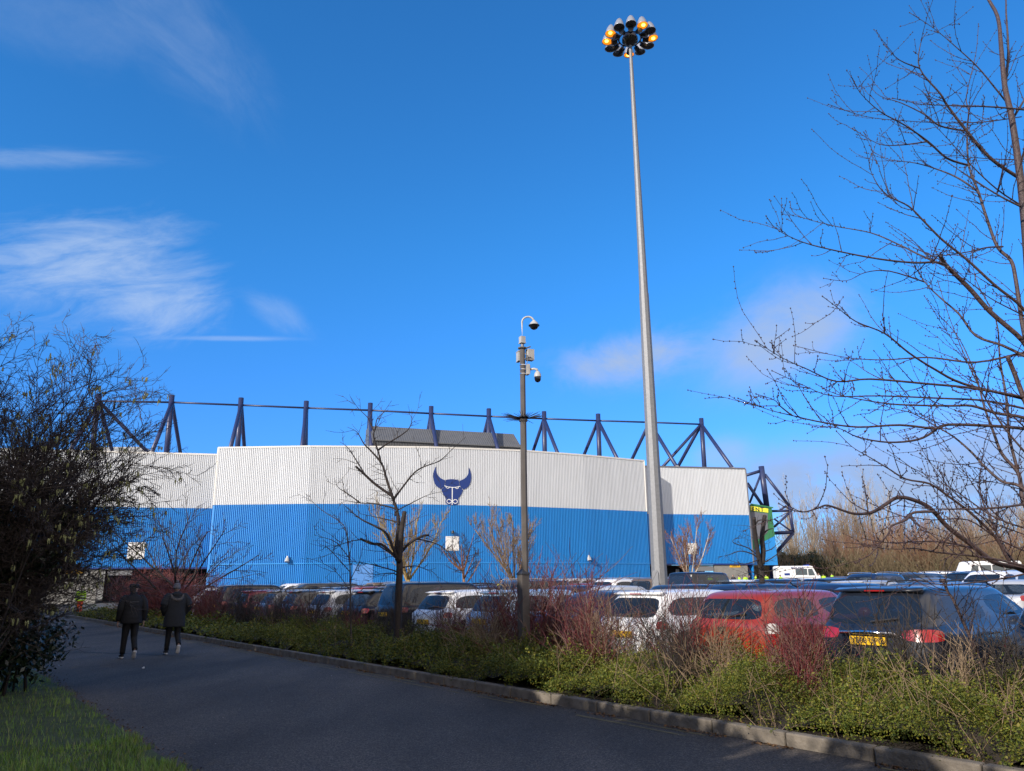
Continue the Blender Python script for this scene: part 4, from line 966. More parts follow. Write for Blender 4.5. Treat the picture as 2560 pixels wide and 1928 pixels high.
    # things fixed to the shell
    for s_, nm in ((1, 'door_mirrorL'), (-1, 'door_mirrorR')):
        b = MB(); b.ball((xf0-.42, s_*(W+.07), zw+.06), (.07, .12, .09), 10, 6); b.tube([(xf0-.40, s_*(W-.06), zw), (xf0-.41, s_*(W+.05), zw+.03)], .03, 6); parts[nm] = (b.mesh('door_mirror', 'car_paint', True), None)
    for wi, (x, s_) in enumerate(((.80, 1), (.80, -1), (L-.86, 1), (L-.86, -1))):
        r = sp.get('wr', .33); y1 = s_*(W+.006); y0 = s_*(W-.21)
        R = np.array([[1, 0, 0, x], [0, 0, -1, 0], [0, 1, 0, r], [0, 0, 0, 1.]])
        b = MB(); b.lathe([(r*.62, -y1+s_*.01), (r*.95, -y1), (r, -y1+s_*.04), (r, -y0), (r*.6, -y0)], 20, R); parts[f'wheel{wi}'] = (b.mesh('wheel', 'tyre', True), None)
        b = MB(); b.lathe([(.001, -y1+s_*.025), (r*.15, -y1+s_*.02), (r*.18, -y1+s_*.035), (r*.6, -y1+s_*.012), (r*.64, -y1+s_*.01)], 20, R)
        for k in range(5):
            a = k*2*PI/5; b.box((x+math.cos(a)*r*.38, y1-s_*.016, r+math.sin(a)*r*.38), (.07, .02, r*.5), mat3=[[math.sin(a), 0, math.cos(a)], [0, 1, 0], [-math.cos(a), 0, math.sin(a)]])
        parts[f'rim{wi}'] = (b.mesh('rim', 'alloy', True), f'wheel{wi}')
        b = MB(); ra = r+.07; pr_ = [(x+ra*math.cos(t), r+ra*math.sin(t)) for t in np.linspace(-.35, PI+.35, 20)]
        b.prism([(a_, max(z_, .22)) for a_, z_ in pr_], (1, 0, 0), (0, 0, 1), (0, s_*(W-.19), 0), (0, s_*.192, 0)); parts[f'wheel_arch{wi}'] = (b.mesh('wheel_arch', 'car_trim'), None)
    zr = sp.get('plate', .80)
    xo = sp.get('plate_x', -.0)
    b = MB(); b.box((xo, 0, zr), (.03, .52, .112)); parts['number_plate'] = (b.mesh('number_plate', 'plate_yellow'), None)
    if sp.get('txt'):
        me = text_mesh(sp['txt'], .108, 'sign_ink', bold=.0, spacing=1.0); wd_ = max(v.co.x for v in me.vertices)-min(v.co.x for v in me.vertices); me.transform(Matrix.Diagonal((.465/wd_, 1, 1, 1))); me.transform(Matrix(((0, 0, -1, xo-.018), (-1, 0, 0, 0), (0, 1, 0, zr), (0, 0, 0, 1)))); parts['lettering'] = (me, 'number_plate')
    if sp.get('spoiler'):
        b = MB(); xs = xr1-.10; w_ = W*ti*.88
        b.loft([[(xs-.015, y, H-.07), (xs-.02, y, H-.055), (xs+.14, y, H-.02), (xs+.2, y, H-.04), (xs+.06, y, H-.09)] for y in (-w_, -w_*.6, 0, w_*.6, w_)]); parts['spoiler'] = (b.mesh('spoiler', 'car_paint', True), None)
        b = MB(); b.box((xs-.02, 0, H-.064), (.02, .3, .018)); parts['brake_light'] = (b.mesh('brake_light', 'tail_red'), 'spoiler')
    if sp.get('rails'):
        for s_, nm in ((1, 'roof_railL'), (-1, 'roof_railR')):
            b = MB(); y = s_*W*(ti-.06); x0, x1 = xr1+.2, xf1-.1
            b.tube([(x0, y, H-.05), (x0+.1, y, H+.035), ((x0+x1)/2, y*1.02, H+.055), (x1-.1, y, H+.035), (x1, y, H-.05)], .018, 6); parts[nm] = (b.mesh('roof_rail', 'chrome' if sp['rails'] == 2 else 'car_trim', True), None)
    # wiper lying on the rear window, handles on the doors
    if sp.get('fine'):
        gx = lambda z: xr0+(xr1-xr0)*(z-zb)/(H-.1-zb)-.05
        b = MB(); z0 = zb+.08; b.tube([(gx(z0)-.01, 0, z0), (gx(z0+.05)-.01, -.38, z0+.05)], .014, 5); parts['wiper'] = (b.mesh('wiper', 'car_trim'), None)
        for s_ in (1, -1):
            for j, x in enumerate((.42*L, .63*L)):
                b = MB(); b.tube([(x-.10, s_*(W+.0), zb-.10), (x, s_*(W+.028), zb-.095), (x+.10, s_*(W+.0), zb-.09)], .014, 5); parts[f'door_handle{s_}{j}'] = (b.mesh('door_handle', 'chrome' if sp.get('chrome') else 'car_paint', True), None)
        b = MB()                                  # shut lines of the tailgate and the doors
        for s_ in (1, -1):
            for x in (.30*L, .535*L, .74*L): b.tube([(x, s_*(W+.001), .36), (x, s_*(W+.003), .60), (x+.01, s_*(W-.012), zb-.10), (x+.02, s_*(W*.955+.004), zb-.005)], .006, 4, False)
        parts['door_seam'] = (b.mesh('door_seam', 'car_trim'), None)
    if not sp.get('far'):                          # seats and a dark floor seen dimly through the glass
        for xs_ in (L*.34, L*.53):
            for y_ in (-.38, .38):
                b = MB(); b.loft([ell(xs_+.05+.0*k, y_, z, a, c, 10, .7) for k, (z, a, c) in enumerate(((.45, .22, .23), (.55, .25, .24), (.60, .22, .23)))])
                b.loft([[(xs_-.16-.13*(z-.55)+dx0, y_+yy, z) for dx0, yy in ((-.05, -w1), (.05, -w1), (.05, w1), (-.05, w1))] for z, w1 in ((.55, .22), (.85, .24), (H-.42, .20), (H-.40, .11), (H-.36, .06), (H-.34, .12), (H-.22, .12), (H-.19, .09))]); parts[f'seat{xs_}{y_}'] = (b.mesh('seat', 'car_trim', True), None)
        b = MB(); b.box((L*.47, 0, .42), (L*.72, W*1.8, .03)); b.box((xf0-.25, 0, zw-.08), (.35, W*1.6, .14)); parts['cabin_floor'] = (b.mesh('cabin_floor', 'car_trim'), None)
    if sp.get('strip'):
        b = MB(); b.tube([(.0, -.40, zr+.10), (-.012, 0, zr+.115), (.0, .40, zr+.10)], [.028, .036, .028], 8); parts['chrome_strip'] = (b.mesh('chrome_strip', 'chrome', True), None)
    if sp.get('badge'):
        b = MB(); z = zb-.12
        sh = [(-.075, .045), (.075, .045), (.06, -.005), (.03, -.055), (-.03, -.055), (-.06, -.005)]
        b.prism([(-a_, c_) for a_, c_ in sh], (0, 1, 0), (0, 0, 1), (.018, 0, z), (-.02, 0, 0)); parts['badge'] = (b.mesh('badge', 'chrome'), None)
        b = MB(); b.prism([(-a_*.7, c_*.62+.004) for a_, c_ in sh], (0, 1, 0), (0, 0, 1), (-.002, 0, z), (-.004, 0, 0)); parts['badge_field'] = (b.mesh('badge_field', 'car_trim'), 'badge')
    return parts
SPECS = {
 'hatchback': dict(L=4.05, W=1.75, H=1.48, zb=.95, xr0=.16, xr1=.52, xf1=2.55, xf0=3.12, zh=.72, zw=.98, spoiler=1, plate=.78, paint_bumper=0),
 'estate car': dict(L=4.65, W=1.82, H=1.48, zb=.95, xr0=.18, xr1=.62, xf1=3.0, xf0=3.62, zh=.74, zw=.98, spoiler=1, rails=1, plate=.80),
 'family car': dict(L=4.5, W=1.84, H=1.535, zb=.97, xr0=.14, xr1=.45, xf1=2.9, xf0=3.62, zh=.84, zw=1.08, spoiler=1, plate=.80, fine=1, strip=1, txt='YE68 UPC', tail=(1, 2), tumble=.79),
 'off-roader': dict(L=4.4, W=1.84, H=1.68, zb=1.05, xr0=.12, xr1=.38, xf1=2.75, xf0=3.35, zh=.92, zw=1.08, rails=2, cladding=1, plate=.85, wr=.36, tumble=.80),
 'saloon': dict(L=4.65, W=1.81, H=1.45, zb=.97, xr0=.72, xr1=1.35, xf1=2.75, xf0=3.45, zh=.74, zw=.99, boot=1.0, plate=.75),
 'red hatchback': dict(L=4.08, W=1.75, H=1.475, zb=.98, xr0=.13, xr1=.40, xf1=2.6, xf0=3.2, zh=.80, zw=1.02, badge=1, plate=.46, txt='OY13 JHL', fine=1, tall_tail=1, tail_mat='lamp_clear', paint_bumper=1),
 'white crossover': dict(L=4.2, W=1.77, H=1.475, zb=.95, xr0=.16, xr1=.55, xf1=2.6, xf0=3.25, zh=.84, zw=1.04, spoiler=1, plate=.70, fine=1, glass=(3, 4, 5, 6, 7), wr=.35),
 'people carrier': dict(L=4.6, W=1.84, H=1.70, zb=1.03, xr0=.10, xr1=.30, xf1=2.75, xf0=3.75, zh=.82, zw=1.08, plate=.82, tumble=.80),
 'box off-roader': dict(L=4.3, W=1.82, H=1.92, zb=1.15, xr0=.08, xr1=.16, xf1=2.7, xf0=3.0, zh=1.05, zw=1.12, plate=.6, wr=.38, tumble=.84, cladding=1),
}
PROTO = {}
def car_proto(kind): 
    if kind not in PROTO: PROTO[kind] = car_parts(SPECS[kind])
    return PROTO[kind]
FAR_SKIP = ('seat', 'cabin_floor', 'rim', 'wiper', 'door_handle', 'door_seam', 'lettering', 'wheel_arch', 'door_mirror', 'number_plate', 'brake_light', 'chrome_strip', 'wheel')
PAINT = {'black': (.006, .006, .007), 'dark blue': (.010, .022, .062), 'blue': (.02, .07, .25), 'grey': (.10, .105, .115), 'silver': (.42, .43, .45), 'white': (.74, .75, .77), 'red': (.25, .026, .010), 'dark red': (.09, .008, .010), 'slate blue': (.013, .017, .027), 'light blue': (.25, .36, .50), 'dark grey': (.03, .032, .036), 'bronze': (.11, .075, .05)}
CAR_N = [0]
def car(kind, colour, x, y, hx, hy, label, group, far=False, rear=True):
    t = thing('parked_car', label, 'car', (x, y, gz(x, y)-(.0)), math.atan2(hy, hx), group)
    made = {}
    for key, (me, par) in car_proto(kind).items():
        nm = me.name.split('.')[0]
        if far and nm in FAR_SKIP and not (nm == 'wheel'): continue
        if far and nm == 'wheel' and far != 2: continue
        for sfx in ('L', 'R'):
            pass
        nm = nm[:-1] if nm[-1] in 'LR' and nm[:-1] in ('side_window', 'tail_light', 'headlight', 'roof_rail', 'reflector') else nm
        o = obj(nm, me, made.get(par, t)); o.color = (*PAINT[colour], 1); made[key] = o
    return t
HD = EN
near = [  # s along the kerb, kind, colour, label; rear bumpers face the planting bed
 (3.55, 'estate car', 'dark grey', 'dark grey estate car at the right edge beside the slate blue family car'),
 (6.1, 'family car', 'slate blue', 'slate blue family car with chrome tailgate strip and yellow plate behind the hedge'),
 (8.55, 'red hatchback', 'red', 'red hatchback with shield badge and yellow plate low on its bumper'),
 (10.8, 'white crossover', 'white', 'white crossover with dark side glass between the red hatchback and the red twigs'),
 (13.2, 'saloon', 'slate blue', 'blue grey saloon behind the thickest red twigs right of the camera pole'),
 (15.45, 'hatchback', 'light blue', 'pale blue hatchback directly left of the camera pole'),
 (18.0, 'white crossover', 'white', 'white crossover with dark rear window right of the pruned tree'),
 (20.5, 'people carrier', 'black', 'large black people carrier behind the pruned tree trunk'),
 (23.1, 'estate car', 'black', 'black estate car left of the pruned tree, near the glossy blue door'),
 (25.6, 'hatchback', 'silver', 'silver hatchback with a bright tail lamp left of the pruned tree'),
 (28.2, 'hatchback', 'dark grey', 'dark grey hatchback half hidden by bare twigs in the shade'),
 (30.8, 'estate car', 'grey', 'grey estate car among shaded twigs below the wall camera'),
 (33.4, 'hatchback', 'dark red', 'dark red hatchback in shade near the pale small tree'),
 (36.2, 'people carrier', 'black', 'black people carrier at the far shaded end of the near row'),
 (39.0, 'hatchback', 'dark red', 'dark red hatchback behind the round red thicket'),
]
jr = random.Random(11)
for s, kind, colr, lab in near:
    p = sn(s, 10.65+jr.uniform(-.12, .12)); a = jr.uniform(-.03, .03); h = EN*math.cos(a)+ES*math.sin(a)
    car(kind, colr, p[0], p[1], h[0], h[1], lab, 'cars parked along the planting bed')
LM = [(505, 'below the left gateway'), (640, 'left of the wall camera'), (740, 'below the wall camera'), (850, 'between wall camera and glossy blue door'), (930, 'below the glossy blue door'), (1020, 'just right of the pruned tree'), (1110, 'below the ox head emblem'), (1200, 'left of the camera pole'), (1300, 'by the camera pole'), (1400, 'just right of the camera pole'), (1500, 'below the right hand wall camera'), (1600, 'left of the tall lamp mast'), (1690, 'just right of the tall lamp mast'), (1770, 'below the white right wing notice'), (1860, 'below the Gate 4 sign'), (1950, 'left of the police van'), (2040, 'below the police van'), (2120, 'below the dark evergreens'), (2220, 'below the pale trees'), (2330, 'below the white off-roader by the trees'), (2440, 'below the white minibus'), (2560, 'right of the white minibus'), (3000, 'at the right edge')]
used_lab = {}
def where(u): 
    for a, t_ in LM:
        if u <= a: return t_
    return LM[-1][1]
ROWW = {2: 'in the second row', 3: 'in the third row', 4: 'in the fourth row', 5: 'in the fifth row', 6: 'in the sixth row', 7: 'in the last row'}
kinds = ['hatchback', 'estate car', 'saloon', 'off-roader', 'people carrier', 'hatchback']
cols = ['black', 'dark blue', 'grey', 'silver', 'white', 'dark grey', 'slate blue', 'black', 'red', 'dark blue', 'silver', 'bronze']
rr = random.Random(23)
def front_y(x):                      # nearest building line ahead at x
    if x < BLOCK[0][0]: return WL[1]+(WR[1]-WL[1])*(x-WL[0])/(WR[0]-WL[0])
    for p, q in zip(BLOCK[:-1], BLOCK[1:]):
        if x <= q[0]: return p[1]+(q[1]-p[1])*(x-p[0])/(q[0]-p[0])
    return WR[1] if x < 34 else 200
FIX = {(3, 4): ('saloon', 'dark grey'), (2, 0): ('hatchback', 'light blue'), (2, 1): ('estate car', 'dark blue'), (2, 2): ('hatchback', 'dark blue'), (2, 3): ('estate car', 'dark blue'), (2, 4): ('hatchback', 'slate blue'), (2, 5): ('saloon', 'silver'), (2, 6): ('hatchback', 'dark blue'), (2, 7): ('off-roader', 'dark grey'), (2, 9): ('saloon', 'red'), (2, 11): ('estate car', 'black'),
       (3, 6): ('box off-roader', 'black'), (3, 7): ('people carrier', 'bronze'), (3, 3): ('estate car', 'silver'), (3, 2): ('saloon', 'dark blue'), (3, 11): ('off-roader', 'silver'), (3, 9): ('hatchback', 'red'), (3, 10): ('hatchback', 'grey')}
for row, n0, dirn, s0, step, keep in ((2, 20.4, -1, 6.2, 2.52, 1.), (3, 26.9, 1, 8.5, 2.55, 1.), (4, 36.9, -1, 11.5, 2.6, .95), (5, 43.6, 1, 14., 2.7, .95), (6, 53.6, -1, 17., 2.8, .9), (7, 61., 1, 20., 2.9, .85)):
    i = -1
    s = s0-step
    while s < 70:
        s += step; i += 1
        p = sn(s, n0); u = proj_u((p[0], p[1], 1.4))
        if u < 470 or u > 2640 or p[1] > front_y(p[0])-9: continue
        kd, cl = FIX.get((row, i), (rr.choice(kinds), rr.choice(cols)))
        if rr.random() > keep and (row, i) not in FIX: continue
        if (row >= 6 and 1690 < u < 2110) or (row >= 4 and 1180 < u < 1275): continue
        if 1120 < u < 1300 and kd in ('people carrier', 'off-roader', 'box off-roader', 'estate car'): kd = 'hatchback' if row != 4 else 'saloon'
        if row in (3, 4, 5) and 1690 < u < 1960 and kd in ('people carrier', 'off-roader'): kd = 'hatchback'
        if row == 5 and 1690 < u < 2110: kd = rr.choice(['hatchback', 'saloon', 'estate car'])
        h = EN*dirn; a = rr.uniform(-.03, .03); h = h*math.cos(a)+ES*math.sin(a)
        key = f'{cl} {kd} {ROWW[row]} {where(u)}'
        used_lab.setdefault(key, []).append((row, kd, cl, p, h, u))
for key, lst in used_lab.items():
    lst.sort(key=lambda e: e[5])
    for j, (row, kd, cl, p, h, u) in enumerate(lst):
        lab = key if len(lst) == 1 else (key+', further left' if j == 0 else key+', further right' if j == len(lst)-1 else key+', in the middle')
        car(kd, cl, p[0], p[1], h[0], h[1], lab, 'cars parked further into the car park', far=True)
# vehicles at the far right under the trees
def far_car(kind, colr, u, v, y, hdg, lab):
    p = at_y(u, v, y); car(kind, colr, p[0], p[1], math.cos(hdg), math.sin(hdg), lab, 'vehicles below the tree line', far=2)
far_car('off-roader', 'white', 2390, 1450, 66., math.radians(172), 'white off-roader with dark side glass, side on below the tree line')
far_car('saloon', 'silver', 2290, 1455, 68., math.radians(185), 'pale silver saloon just left of the white off-roader below the trees')
far_car('people carrier', 'black', 2500, 1455, 52., math.radians(200), 'black people carrier in front of the white minibus')
# vans
def van(name, label, cat, x, y, hdg, L, W, H, livery):
    t = thing(name, label, cat, (x, y, gz(x, y)), hdg); h2 = W/2
    prof = [(0, .35), (0, H-.14), (.12, H), (L-1.75, H), (L-1.55, H-.05), (L-.95, 1.32), (L-.12, 1.08), (L, .8), (L, .35)]
    b = MB(); rings = []
    for y_, k in ((-h2, .96), (-h2*.97, .99), (-h2*.8, 1.), (0, 1.005), (h2*.8, 1.), (h2*.97, .99), (h2, .96)):
        rings.append([(L/2+(px_-L/2)*(k if abs(y_) > h2*.9 else 1), y_, .35+(pz-.35)*k) for px_, pz in prof])
    b.loft(rings); b.build('body', 'white_paint', t)
    b = MB(); z1 = H-.25; xa = L-1.62; xb_ = L-1.02
    b.add(np.array([(xa+.08, -h2*.82, z1), (xa+.08, h2*.82, z1), (xb_+.03, h2*.86, 1.38), (xb_+.03, -h2*.86, 1.38)])+V3(.02, 0, .02), np.array([[0, 3, 2, 1]])); b.build('windscreen', 'car_glass', t)
    for s_ in (-1, 1):
        b = MB(); yy = s_*(h2+.006)
        for x0, x1 in livery['win']: b.box(((x0+x1)/2, yy, (H*.60+H-.42)/2+.06), (x1-x0, .02, H*.40-.36))
        b.prism([(L-2.1, H*.60-.02), (L-1.35, H*.60-.02), (L-1.62, H-.34), (L-2.1, H-.34)], (1, 0, 0), (0, 0, 1), (0, yy-s_*.01, 0), (0, s_*.02, 0)); b.build('side_window', 'car_glass', t)
        for x in (.95, L-.95):
            R = np.array([[1, 0, 0, x], [0, 0, -1, 0], [0, 1, 0, .34], [0, 0, 0, 1.]])
            b = MB(); b.lathe([(.01, -yy-s_*.005), (.2, -yy-s_*.005), (.34, -yy), (.34, -yy+s_*.2)], 16, R); b.build('wheel', 'tyre', t)
        if 'txt' in livery:
            me = text_mesh(livery['txt'], .36, 'navy_paint', bold=.012, spacing=1.25); o = obj('lettering', me, t)
            r = V3(-s_, 0, 0); n_ = V3(0, s_, 0); o.matrix_basis = Matrix(((r[0], 0, n_[0], L*.42), (r[1], 0, n_[1], s_*(h2+.012)), (r[2], 1, n_[2], H-.24), (0, 0, 0, 1)))
            b = MB()
            for k in range(9):
                b.cur = k % 2; b.box((.35+k*.48, s_*(h2+.008), .98), (.47, .012, .3))
            b.build('livery_checks', ['navy_paint', 'yellow_banner'], t)
            b = MB(); b.box((1.15, s_*(h2+.012), 1.72), (.62, .02, .26)); b.build('rear_panel', 'navy_paint', t)
    if 'txt' in livery:
        b = MB(); b.box((L-2.0, 0, H+.06), (.3, W*.75, .12)); b.build('light_bar', mat('blue_lamp', (.02, .06, .4), .2, coat=.6, var=.1), t)
    return t
p = at_y(1938, 1445, 92.)
van('police_van', 'white police van with blue and yellow checks beside the stadium corner', 'van', p[0], p[1], math.radians(-6), 5.6, 2.0, 2.65, {'win': ((2.1, 3.4),), 'txt': 'POLICE'})
p = at_y(2544, 1445, 70.)
van('minibus', 'white minibus parked side on below the trees', 'minibus', p[0], p[1], math.radians(178), 5.9, 2.0, 2.5, {'win': ((.5, 1.5), (1.6, 2.6), (2.7, 3.6))})
# ------------------------------------------------------------------ woody plants
def curve_pts(p, d, length, k, rng, wob, trop):
    pts = [np.array(p, float)]; d = np.array(d, float); d /= np.linalg.norm(d); st_ = length/k
    for i in range(k):
        d = d+np.array([rng.gauss(0, wob), rng.gauss(0, wob), rng.gauss(0, wob)+trop]); d /= np.linalg.norm(d); pts.append(pts[-1]+d*st_)
    return np.array(pts)
def side_dir(d, rng, ang):
    a = np.array([rng.gauss(0, 1), rng.gauss(0, 1), rng.gauss(0, 1)]); a -= d*(a @ d); a /= np.linalg.norm(a)+1e-9
    return d*math.cos(ang)+a*math.sin(ang)
def branch(mbs, p, d, length, r, lev, par, rng, tips=None):
    q = par[min(lev, len(par)-1)]; k = q['k']; pts = curve_pts(p, d, length, k, rng, q['wob'], q['trop'])
    rad = np.linspace(r, r*q.get('tip', .35), k+1); mbs[min(lev, len(mbs)-1)].tube(pts, rad, q['n'], q['n'] > 3)
    if tips is not None and lev >= len(par)-1: tips.append(pts)
    if lev+1 >= len(par): return
    c = par[lev+1]; nch = c['num'] if isinstance(c['num'], int) else rng.randint(*c['num'])
    for j in range(nch):
        t = c.get('t0', .25)+(1-c.get('t0', .25))*(j+rng.random())/nch; i = min(k-1, int(t*k)); u = t*k-i
        pos = pts[i]*(1-u)+pts[i+1]*u; dd = pts[i+1]-pts[i]; dd /= np.linalg.norm(dd)
        ln = length*c['len']*rng.uniform(.6, 1.2)*(1-.45*t*c.get('short', 1)); branch(mbs, pos, side_dir(dd, rng, rng.uniform(*c['ang'])), ln, max(c.get('rmin', .002), rad[i]*c.get('rr', .5)), lev+1, par, rng, tips)
def plant(name, label, cat, x, y, z, trunk_mb, crown_mb, tm, cm, group=None, crown='crown'):
    t = thing(name, label, cat, (x, y, z), 0., group)
    if trunk_mb is not None and trunk_mb.n: trunk_mb.build('trunk', tm, t, True)
    if crown_mb is not None and crown_mb.n: crown_mb.build(crown, cm, t, True)
    return t
def octa(b, c, r, d=None):
    c = np.array(c); v = np.array([[r, 0, 0], [-r, 0, 0], [0, r, 0], [0, -r, 0], [0, 0, r*1.3], [0, 0, -r*1.3]])+c
    b.add(v, np.array([[0, 2, 4], [2, 1, 4], [1, 3, 4], [3, 0, 4], [2, 0, 5], [1, 2, 5], [3, 1, 5], [0, 3, 5]]))

# --- large bare cherry reaching in from the right edge; limbs follow what can be read of them, each at its own distance
rg = random.Random(77)
TY = 8.3
def limb_world(px, y0, y1, wob=.06):
    n = len(px); ph = rg.uniform(0, 6); out = []
    for i, (u, v) in enumerate(px):
        f = i/max(1, n-1); out.append(at_y(u, v, y0+(y1-y0)*f+wob*math.sin(ph+3.*f)))
    return np.array(out)
def smooth_path(P, m=4):
    P = np.array(P); out = []
    for i in range(len(P)-1):
        p0, p1, p2, p3 = P[max(i-1, 0)], P[i], P[i+1], P[min(i+2, len(P)-1)]
        for t in np.arange(m)/m: out.append(.5*((2*p1)+(-p0+p2)*t+(2*p0-5*p1+4*p2-p3)*t*t+(-p0+3*p1-3*p2+p3)*t**3))
    out.append(P[-1]); return np.array(out)
trunk_px = [(2660, 1800), (2640, 1560), (2622, 1420), (2600, 1200), (2592, 1000), (2580, 800), (2568, 620), (2552, 456), (2530, 300), (2512, 216), (2503, 120), (2494, 42), (2464, -20), (2440, -140)]
TB, CB, BB = MB(), MB(), MB()
tr_p = [at_y(u, v, TY+.25*math.sin(i*.6)) for i, (u, v) in enumerate(trunk_px)]
tr_p[0] = V3(tr_p[0][0], tr_p[0][1], -.05)
sp_ = smooth_path(tr_p, 4)
TB.tube(sp_, np.interp(np.linspace(0, 1, len(sp_)), [0, .08, .3, .6, .8, 1], [.115, .085, .062, .035, .024, .012]), 10)
limbs = [  # (start radius mm, depth start, depth end, points)
 (20, 8.35, 7.6, [(2551, 447), (2476, 396), (2416, 327), (2368, 264), (2350, 234), (2299, 171), (2302, 108), (2317, 81)]),
 (9, 7.75, 7.5, [(2299, 171), (2248, 150), (2209, 111)]),
 (19, 8.4, 8.6, [(2512, 216), (2521, 130), (2515, 0), (2530, -90)]),
 (24, 8.2, 8.9, [(2566, 860), (2554, 798), (2539, 696), (2527, 651), (2494, 618), (2467, 546), (2446, 480), (2422, 414), (2418, 330), (2422, 276), (2416, 240), (2440, 132), (2446, 60)]),
 (14, 8.7, 7.9, [(2424, 414), (2368, 396), (2320, 354), (2260, 312), (2200, 279), (2152, 234), (2128, 192)]),
 (12, 8.8, 8.6, [(2418, 328), (2350, 315), (2314, 288), (2254, 258), (2200, 240), (2170, 210)]),
 (9, 8.2, 8.0, [(2320, 354), (2248, 363), (2194, 359), (2131, 321)]),
 (12, 8.7, 8.9, [(2446, 480), (2398, 447), (2350, 426), (2290, 408), (2224, 399), (2185, 381)]),
 (17, 8.3, 7.5, [(2572, 790), (2542, 756), (2488, 714), (2416, 648), (2356, 600), (2314, 558), (2272, 516), (2224, 492), (2194, 462), (2173, 414), (2179, 384)]),
 (27, 8.3, 7.9, [(2585, 910), (2557, 852), (2476, 780), (2428, 726), (2392, 690), (2362, 660), (2350, 638)]),
 (14, 7.95, 7.2, [(2370, 664), (2340, 656), (2284, 657), (2200, 648), (2104, 630), (2008, 606), (1942, 573), (1915, 540)]),
 (12, 7.95, 8.5, [(2374, 668), (2350, 660), (2296, 636), (2248, 612), (2176, 582), (2080, 564), (1990, 537), (1975, 504)]),
 (17, 8.25, 9.0, [(2580, 900), (2506, 864), (2440, 840), (2398, 786), (2350, 744), (2314, 708), (2284, 660), (2254, 612)]),
 (9, 8.9, 8.8, [(2314, 706), (2224, 678), (2164, 681), (2116, 702), (2059, 696)]),
 (15, 8.3, 8.7, [(2590, 884), (2560, 882), (2440, 906), (2320, 894), (2200, 900), (2098, 891), (1984, 864)]),
 (17, 8.3, 7.4, [(2594, 1010), (2554, 996), (2410, 960), (2338, 924), (2272, 882), (2212, 834), (2140, 804), (2092, 768), (2056, 741)]),
 (15, 8.3, 7.0, [(2594, 1000), (2440, 972), (2320, 960), (2176, 948), (2092, 954), (2020, 924), (1954, 894), (1888, 852)]),
 (13, 8.3, 7.8, [(2596, 1030), (2470, 1003), (2350, 996), (2200, 990), (2080, 990), (2008, 963), (1930, 927)]),
 (27, 8.3, 8.1, [(2596, 1080), (2560, 996), (2535, 930), (2518, 890)]),
 (19, 8.2, 7.7, [(2598, 1075), (2560, 1045), (2490, 1033), (2430, 1015), (2370, 1015), (2250, 1012), (2175, 1003), (2090, 985), (2040, 960)]),
 (19, 8.3, 7.2, [(2600, 1080), (2560, 1072), (2475, 1065), (2370, 1062), (2340, 1072), (2250, 1063), (2145, 1068), (2055, 1056), (1980, 1039), (1920, 1024), (1845, 996)]),
 (8, 7.4, 7.2, [(1980, 1039), (1950, 1015), (1935, 1000), (1890, 985)]),
 (13, 7.9, 7.3, [(2340, 1075), (2295, 1099), (2220, 1106), (2145, 1093), (2100, 1072), (2055, 1067)]),
 (18, 8.2, 8.9, [(2605, 1270), (2550, 1216), (2505, 1204), (2460, 1165), (2430, 1132), (2385, 1093), (2340, 1066), (2280, 1033), (2220, 1018), (2150, 990)]),
 (26, 8.4, 8.7, [(2612, 1350), (2560, 1258), (2553, 1216), (2544, 1180), (2505, 1135), (2484, 1081), (2460, 1015), (2440, 940), (2400, 850), (2360, 800)]),
 (17, 8.5, 8.8, [(2544, 1174), (2523, 1090), (2517, 1000), (2500, 900), (2490, 800), (2440, 700), (2430, 620)]),
 (28, 8.3, 7.0, [(2622, 1440), (2560, 1420), (2490, 1408), (2430, 1363), (2370, 1318), (2325, 1270), (2280, 1249), (2244, 1244), (2214, 1261), (2184, 1279), (2154, 1285), (2124, 1282), (2070, 1264), (2046, 1270), (2010, 1280), (1974, 1273), (1947, 1259)]),
 (18, 8.4, 7.8, [(2620, 1440), (2538, 1420), (2490, 1345), (2430, 1285), (2370, 1240), (2325, 1210), (2265, 1198), (2220, 1171), (2175, 1144), (2130, 1117), (2091, 1078)]),
 (16, 8.5, 8.9, [(2620, 1450), (2544, 1414), (2499, 1345), (2472, 1285), (2457, 1255), (2448, 1210), (2451, 1180), (2460, 1162)]),
 (13, 8.2, 7.4, [(2620, 1430), (2505, 1402), (2430, 1390), (2340, 1381), (2292, 1372), (2232, 1373), (2160, 1365)]),
 (13, 7.4, 7.1, [(2337, 1279), (2283, 1282), (2265, 1300), (2229, 1315), (2220, 1336), (2196, 1363), (2175, 1387), (2154, 1399), (2139, 1408)]),
 (11, 8.2, 7.5, [(2430, 1370), (2340, 1354), (2220, 1357), (2154, 1345)]),
 (14, 8.3, 7.8, [(2606, 1250), (2560, 1261), (2475, 1271), (2370, 1273), (2310, 1271), (2244, 1264)]),
 (12, 8.3, 8.7, [(2612, 1330), (2560, 1320), (2480, 1290), (2400, 1235), (2330, 1195), (2240, 1150)]),
 (11, 8.2, 7.9, [(2618, 1420), (2540, 1440), (2450, 1455), (2360, 1462), (2280, 1448)]),
 (10, 8.2, 8.2, [(2616, 1400), (2500, 1350), (2420, 1300), (2330, 1300), (2250, 1290), (2200, 1300)]),
 (16, 8.35, 8.9, [(2548, 420), (2575, 330), (2600, 230), (2640, 150)]), (15, 8.3, 8., [(2530, 300), (2570, 230), (2600, 130)]),
 (14, 8.3, 8.9, [(2574, 700), (2620, 560), (2640, 420), (2700, 300)]), (22, 8.3, 8.8, [(2592, 980), (2660, 800), (2720, 560), (2760, 380)]), (22, 8.3, 7.6, [(2600, 1180), (2700, 1000), (2800, 760)]),
]
